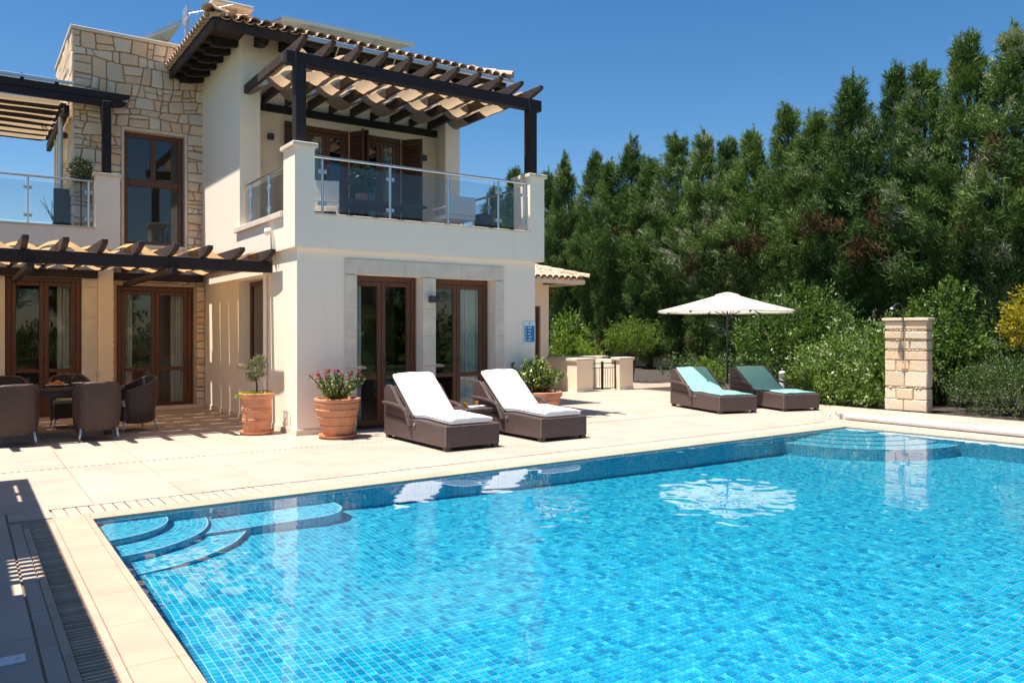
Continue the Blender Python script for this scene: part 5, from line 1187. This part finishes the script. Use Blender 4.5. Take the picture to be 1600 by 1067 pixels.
# ================================================================ TREES AND SHRUBS
def conifer_mesh(seed, H_=10.0, Rm=1.55, grey=.12):
    rg = np.random.default_rng(seed); L_ = Leaves(); D_ = Leaves()
    nb = 120
    for k in range(nb):                                                       # limbs, each carrying a cluster of upright plumes
        f = (k+rg.uniform(0, 1))/nb; h = .55+(f**.95)*H_*.92; ang = k*2.399+rg.normal()*.35
        lob = 1+.18*math.sin(ang*2+seed+h*.9)+.16*math.sin(h*2.3+seed*1.7+ang)
        u_ = h/H_; Rh = Rm*1.03*min(1, max(.02, 1-u_)/.62)**1.0*lob*(1 if u_ > .52 else max(.26, .26+.74*(u_-.22)/.30))
        if math.sin(ang*1.3+h*2.2+seed)+math.sin(h*3.9-ang*2+seed) > 1.25: continue      # open gaps
        o_ = np.array([math.cos(ang), math.sin(ang), 0]); shade_ = rg.normal()*.13
        pale = rg.uniform() < grey*(.5*math.sin(h*.8+seed)+.6)
        npl = int(4+7*(1-h/H_)); dead = u_ < .62 and rg.uniform() < .05
        for q in range(npl):
            r_ = Rh*rg.uniform(.35, 1.0)**.7; side = np.array([-o_[1], o_[0], 0])*rg.normal()*.22*(.4+Rh)
            c = o_*r_+side+np.array([0, 0, h+.25*r_+rg.normal()*.16]); tp = .45+.55*min(1, (1-u_)/.3); ln = rg.uniform(.42, .78)*(.55+.45*tp); n_ = int(rg.uniform(82, 116))
            ax = o_*rg.uniform(.15, .65)+np.array([0, 0, rg.uniform(.7, 1.1)])+rg.normal(size=3)*.16; ax /= np.linalg.norm(ax)
            t_ = rg.uniform(0, 1, n_)[:, None]; sp = .125*tp*(np.sin(np.clip(t_*.9+.12, 0, 1)*PI))+.02
            p = c+ax*(t_-.2)*ln+rg.normal(size=(n_, 3))*sp*np.array([1, 1, .6])
            d = ax*.8+rg.normal(size=(n_, 3))*.42+o_*.12
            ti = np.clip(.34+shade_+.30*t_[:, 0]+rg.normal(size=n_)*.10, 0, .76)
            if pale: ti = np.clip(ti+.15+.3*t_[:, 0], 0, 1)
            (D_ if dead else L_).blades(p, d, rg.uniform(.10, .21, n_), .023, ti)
    for k in range(9):                                                       # the feathery leaders
        n_ = 60; a = rg.uniform(0, 2*PI); r_ = rg.uniform(0, .13); b = np.array([r_*math.cos(a), r_*math.sin(a), H_*rg.uniform(.90, .985)-r_*1.4]); t_ = rg.uniform(0, 1, n_)[:, None]
        L_.blades(b+np.array([0, 0, 1])*t_*rg.uniform(.4, .75)+rg.normal(size=(n_, 3))*.05*(1-.7*t_), np.array([0, 0, 1])+rg.normal(size=(n_, 3))*.4, rg.uniform(.08, .18, n_), .024, np.clip(.5+.2*t_[:, 0], 0, .78))
    return L_.mesh('crown', 'conifer'), D_.mesh('dead_sprays', 'deadleaf')
def trunk_mesh(seed, H_=10.0):
    rg = random.Random(seed); m = MB(); m.tube([(0, 0, -.1), (rg.uniform(-.05, .05), rg.uniform(-.05, .05), H_*.3), (rg.uniform(-.1, .1), rg.uniform(-.1, .1), H_*.65), (0, 0, H_*.95)], [.17, .13, .08, .02], 8)
    for k in range(26):
        z = .5+k*H_*.033; a = rg.uniform(0, 2*PI); L = rg.uniform(.7, 1.2)*(1-.6*z/H_); m.tube([(0, 0, z), (L*.5*math.cos(a), L*.5*math.sin(a), z+.25*L), (L*math.cos(a), L*math.sin(a), z+.7*L)], [.03, .02, .006], 5)
    return m.mesh('trunk', 'bark', smooth='all')
CM = [conifer_mesh(s, grey=g_) for s, g_ in ((1, .05), (2, .10), (3, .45), (4, .2), (5, .5), (6, .08))]; TM = [trunk_mesh(s) for s in range(3)]
# the row runs straight back along x = 20; each entry: y, height, crown kind, width
row = [(-6.6, 10.3, 4, 1.1), (-5.2, 10.6, 1, 1.05), (-3.9, 10.2, 4, 1.1), (-2.7, 9.7, 0, 1.0), (-1.55, 9.95, 4, 1.05), (-.15, 10.35, 1, 1.0), (1.1, 9.6, 2, 1.05), (2.0, 9.9, 0, .85), (3.3, 9.75, 3, 1.05), (4.7, 9.1, 1, 1.0), (6.0, 9.6, 0, .95), (7.5, 8.9, 3, 1.0), (8.7, 8.9, 2, .95),
       (9.9, 9.4, 4, .95), (11.5, 9.6, 2, 1.0), (12.9, 9.0, 1, .95), (14.3, 9.95, 5, .95), (15.3, 9.2, 0, .8), (16.5, 9.9, 1, .85), (18.3, 9.9, 5, .85), (20.0, 9.4, 3, .95), (21.8, 9.6, 0, 1.0), (23.3, 10.3, 1, .9), (25, 9.4, 3, 1.0)]
desc = ['rightmost tall conifer, mostly beyond the right edge of the picture', 'tall conifer close to the right edge above the yellow bush', 'tall grey tinged conifer at the far right of the row', 'tall conifer standing right of the stone shower',
        'tall conifer with pale grey sprays above the stone shower', 'tallest looking conifer, its double tip rising above the shower wall', 'conifer just left of the tallest tip, pale grey sprays in its middle', 'slim conifer left of the shower, behind the flowering shrub', 'conifer with a broad shoulder right of the parasol', 'shorter conifer above the right edge of the parasol',
        'green conifer rising directly above the parasol top', 'lower conifer above the left half of the parasol', 'conifer with pale sprays above the left tip of the parasol', 'pale sprayed conifer with pointed tip left of the parasol', 'conifer with grey sprays in the middle of the row, left of the parasol', 'dark conifer above the small round tree',
        'pointed conifer above the iron gate', 'slim conifer above the left pier of the gate', 'narrow pointed conifer above the bright round shrub', 'narrow conifer above the tiled roof of the annex', 'conifer next to the right pergola post, above the annex', 'conifer seen just right of the balcony pillar', 'conifer seen left of the right pergola post above the glass railing', 'farthest conifer, seen through the balcony glass railing']
for i_, (y, h, k, w) in enumerate(row):
    t = thing('conifer_tree', desc[i_], 'tree', (20+random.uniform(-.35, .35), y, -.05), 'row of tall conifers behind the garden')
    rz = random.uniform(0, 6.28); s_ = h/10.0
    inst('trunk', TM[i_ % 3], t, t.location, (0, 0, rz), (w, w, s_)); inst('crown', CM[k][0], t, t.location, (0, 0, rz), (w, w, s_)); inst('dead_sprays', CM[k][1], t, t.location, (0, 0, rz), (w, w, s_))

for i_ in range(13):                                                         # a second, lower row in the shade of the first
    y = -7.0+i_*2.5+random.uniform(-.4, .4); h = random.uniform(7.4, 8.6) if i_ not in (2, 3) else 5.2
    t = thing('conifer_tree', 'dark conifer of the second row, filling the gaps between the tall front conifers', 'tree', (22.6+random.uniform(-.4, .4), y, -.05), 'second row of conifers'); rz = random.uniform(0, 6.28)
    inst('trunk', TM[i_ % 3], t, t.location, (0, 0, rz), (1, 1, h/10)); inst('crown', CM[i_ % 6][0], t, t.location, (0, 0, rz), (1.25, 1.25, h/10))
def shrub_mesh(lobes, n_, size, width, rg, shell=.55, tintb=.0, up=.35):
    """lobes: (cx,cy,cz,rx,ry,rz); leaves spread through the outer part of each lobe"""
    L_ = Leaves(); vol = np.array([l[3]*l[4]*l[5] for l in lobes])**(2/3); vol /= vol.sum()
    for l, v in zip(lobes, vol):
        nt_ = max(6, int(n_*v/11)); d0 = rg.normal(size=(nt_, 3)); d0 /= np.linalg.norm(d0, axis=1, keepdims=True)
        bump = 1+.13*np.sin(d0[:, 0]*7+l[0]*3)*np.sin(d0[:, 1]*6+l[1])+.10*np.sin(d0[:, 2]*9+d0[:, 0]*5)
        r0 = (shell+(1-shell)*rg.uniform(0, 1, nt_)**.55)*bump*rg.choice([1, 1, .93, 1.10], nt_); tt = np.clip(rg.normal(.0, .13, nt_), -.3, .3)
        tips = np.array(l[:3])+d0*r0[:, None]*np.array(l[3:]); per = rg.integers(7, 15, nt_); idx = np.repeat(np.arange(nt_), per); m_ = len(idx)
        along = rg.uniform(-.22, .04, m_)*(size/.085)**.5
        dd = d0*.75+np.array([0, 0, .35]); p = tips[idx]+dd[idx]*along[:, None]+rg.normal(size=(m_, 3))*size*.42; d = d0[idx]; r_ = r0[idx]
        keep = p[:, 2] > .02; p, d, r_, ix_ = p[keep], d[keep], r_[keep], idx[keep]; k = len(p)
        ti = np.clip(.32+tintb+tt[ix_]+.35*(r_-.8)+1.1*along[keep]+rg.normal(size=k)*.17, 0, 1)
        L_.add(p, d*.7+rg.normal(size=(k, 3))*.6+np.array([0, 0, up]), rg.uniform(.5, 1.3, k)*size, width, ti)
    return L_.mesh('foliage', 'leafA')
def shrub(name, label, loc, lobes, n_, size, width, mat, stems=3, seed=1, group=None, cat='shrub', **kw):
    t = thing(name, label, cat, (*loc, -.03), group); rg = np.random.default_rng(seed); me = shrub_mesh(lobes, n_, size, width, rg, **kw); me.materials[0] = MAT[mat]
    inst('foliage', me, t, t.location); rr = random.Random(seed); m = MB(); hz = max(l[2]+l[5]*.4 for l in lobes)
    for k in range(stems):
        l = rr.choice(lobes); m.tube([(loc[0]+rr.uniform(-.12, .12), loc[1]+rr.uniform(-.12, .12), -.03), (loc[0]+l[0]*.5, loc[1]+l[1]*.5, (l[2])*.5), (loc[0]+l[0], loc[1]+l[1], l[2]+l[5]*.3)], [.04, .028, .01], 6)
    m.build('stem', 'bark', t, smooth='all'); return t
SG = 'shrubs along the garden edge'
shrub('flowering_shrub', 'large rounded glossy shrub with pale blossom, left of the stone shower', (12.35, -1.75), [(0, 0, .85, 1.15, 1.15, 1.02), (-.5, .55, .55, .75, .8, .62), (-.35, -.55, .6, .75, .7, .75), (.3, -.6, 1.15, .8, .8, .85), (-.95, .35, .28, .45, .8, .32), (-.75, -.45, .28, .45, .6, .32), (-.05, 1.25, .70, .75, .60, .70)], 21000, .085, .24, 'leafA', 5, 11, SG, tintb=.30)
shrub('tall_shrub', 'tall loose leafy shrub rising behind the stone shower', (13.6, -2.75), [(0, .1, 1.5, .85, .8, 1.0), (.1, -.25, 2.3, .45, .45, .5), (0, -.5, 1.35, .6, .42, .6), (0, .1, .8, .9, .85, .85), (0, .55, 1.9, .4, .4, .4)], 9000, .10, .22, 'leafA', 5, 12, SG, tintb=.0)
shrub('clipped_hedge', 'clipped dense green hedge at the right of the stone shower', (12.3, -4.75), [(.05, .62, .46, .70, .62, .52), (-.05, -.1, .52, .74, .72, .58), (.0, -.8, .52, .8, .75, .60), (.4, .1, .60, .72, 1.0, .55), (0, -1.6, .52, .8, .8, .6), (0, -2.4, .5, .8, .8, .6)], 24000, .045, .30, 'leafC', 6, 13, SG, shell=.72, tintb=.05)
shrub('broad_shrub', 'broad leafy shrub with pale highlights behind the parasol pole', (13.7, 1.2), [(0, 0, 1.25, 1.1, 1.35, 1.3), (.2, -.95, 1.6, .95, .9, .95), (0, .9, 1.5, .9, .8, 1.1), (.3, -.3, 2.15, .8, 1.0, .75), (-.2, -1.5, .85, .8, .7, .9)], 16000, .095, .24, 'leafA', 5, 14, SG, tintb=.10)
shrub('low_bush', 'small bright yellow green bush between the teal loungers', (11.55, 2.0), [(0, 0, .45, .34, .42, .48), (0, .2, .62, .3, .3, .32)], 2600, .06, .28, 'leafB', 3, 15, SG, tintb=.05)
shrub('low_bush', 'bright green bush to the right of the white bollard', (11.75, -.75), [(0, 0, .38, .42, .45, .42), (.1, -.45, .34, .4, .42, .36), (.1, .3, .45, .4, .4, .38)], 3600, .06, .28, 'leafB', 3, 16, SG, tintb=.05)
shrub('round_tree', 'small round headed green tree on a slim trunk behind the iron gate', (13.2, 6.75), [(0, 0, 1.50, .78, .85, .55), (0, .4, 1.35, .6, .5, .42), (0, -.45, 1.4, .6, .5, .42)], 7500, .085, .16, 'leafB', 4, 17, None, 'tree', tintb=-.08)
shrub('leafy_bush', 'glossy dark leafy bush behind the end of the annex', (13.4, 10.0), [(0, 0, 1.1, .8, .62, 1.05), (0, .15, 1.7, .5, .40, .6)], 5000, .12, .24, 'leafA', 4, 18, SG, tintb=-.02)
shrub('round_bush', 'bright green rounded bush just above the low garden wall', (12.0, 7.7), [(0, 0, .80, .62, .70, .55), (0, -.4, .7, .5, .4, .5)], 4200, .08, .28, 'leafB', 4, 19, SG, tintb=.15)
shrub('round_bush', 'green bush between the annex corner and the bright rounded bush', (11.0, 7.3), [(0, 0, .95, .5, .5, .75)], 2600, .09, .26, 'leafB', 3, 20, SG, tintb=-.05)
shrub('yellow_bush', 'golden yellow bush at the right edge above the clipped hedge', (13.55, -4.85), [(0, 0, 1.9, .75, .78, .72), (-.1, .38, 1.75, .5, .48, .5), (0, -.8, 1.9, .7, .7, .7)], 9000, .07, .24, 'leafY', 4, 21, None, tintb=.1)
shrub('dark_undergrowth', 'dark straggly undergrowth at the foot of the conifers left of the parasol', (15.5, 4.2), [(0, 0, .45, 1.2, 1.6, .55), (0, 2.0, .4, 1.2, 1.2, .5), (.5, -2, .4, 1.2, 1.3, .5)], 5500, .11, .2, 'leafC', 4, 22, None, 'undergrowth')
shrub('dark_undergrowth', 'dark undergrowth at the foot of the conifers behind the stone shower', (16.2, -4.2), [(0, 0, .8, 1.2, 1.9, 1.0), (0, 2.4, .7, 1.2, 1.4, .9), (0, -2, .8, 1.2, 1.5, 1.0)], 6000, .12, .2, 'leafC', 4, 23, None, 'undergrowth')
tag(MB().box(21.6, 21.75, -12, 30, -.06, 1.9).build('boundary_wall', 'plaster2'), 'pale boundary wall glimpsed between the trunks behind the conifers', 'wall')

# ================================================================ BEHIND THE CAMERA (seen in the glass, and casting the shade at lower left)
pv = thing('pool_pavilion', 'slatted timber pavilion left of the pool, only its shadow falls into the picture', 'pavilion', (-6.5, -6, 0))
for x in (-5.22, -6.6):
    for y in (-1.85, -5.5, -9.2): MB().box(x-.08, x+.08, y-.08, y+.08, 0, 2.6).build('post', 'darkwood', pv, bev=.008)
MB().box(-5.30, -5.14, -9.6, -1.70, 2.602, 2.76).build('beam', 'darkwood', pv); MB().box(-6.68, -6.52, -9.6, -1.70, 2.602, 2.76).build('beam', 'darkwood', pv)
x1 = -4.47
m = MB().box(-6.7, -4.62, -5.149, -1.63, 2.80, 2.84).box(-4.585, x1, -5.149, -1.63, 2.80, 2.84).box(-4.619, -4.586, -1.95, -1.63, 2.80, 2.84).box(-4.619, -4.586, -2.6, -2.45, 2.80, 2.84).box(-4.619, -4.586, -5.149, -2.95, 2.80, 2.84).box(-6.7, x1, -12.0, -6.05, 2.80, 2.84).box(-6.7, -4.80, -5.80, -5.151, 2.80, 2.84).box(-4.61, x1, -5.80, -5.151, 2.80, 2.84).box(-6.7, -4.80, -6.049, -5.801, 2.80, 2.84).box(-4.74, x1, -6.049, -5.801, 2.80, 2.84); m.build('roof_board', 'wetherwood', pv)
for k in range(6): MB().box(-4.799, -4.611, -5.775+k*.108, -5.705+k*.108, 2.80, 2.835).build('slat', 'wetherwood', pv)
for k in range(5): MB().box(-6.65, -4.6, -2.0-k*1.9, -1.92-k*1.9, 2.842, 2.96).build('rafter', 'darkwood', pv)
for i_, (x, y, s_, lab) in enumerate([(-1, -22, 1, 'garden shrub behind the camera, seen only mirrored in the left door'), (3, -21, 1.3, 'garden shrub behind the camera, seen only mirrored in the right door'), (7, -22, 1.2, 'garden shrub beyond the pool, seen only as a reflection'), (-7, -20, 1.2, 'garden shrub left behind the camera, seen only as a reflection'), (12, -19, 1.4, 'garden shrub at the near right, seen only as a reflection')]):
    shrub('garden_shrub', lab, (x, y), [(0, 0, 1.0*s_, 1.5*s_, 1.1*s_, 1.1*s_), (1.4*s_, .3, .8*s_, 1.1*s_, .9*s_, .9*s_), (-1.3*s_, 0, .9*s_, 1.1*s_, 1*s_, .95*s_)], 3200, .2, .24, 'leafA', 3, 40+i_, 'shrubs behind the camera')
for i_, (x, y, h) in enumerate([(-4, -27, 6.5), (2, -28, 7.5), (8, -27, 6), (14, -25, 7)]):
    t = thing('garden_tree', ['tree behind the camera mirrored in the tower window', 'tall tree behind the camera mirrored in the glass doors', 'tree beyond the pool seen only as a reflection', 'tree at the near right seen only as a reflection'][i_], 'tree', (x, y, -.05), 'trees behind the camera'); inst('trunk', TM[i_ % 3], t, t.location, scale=(1.3, 1.3, h/10)); inst('crown', CM[i_][0], t, t.location, (0, 0, i_), (1.9, 1.9, h/10))
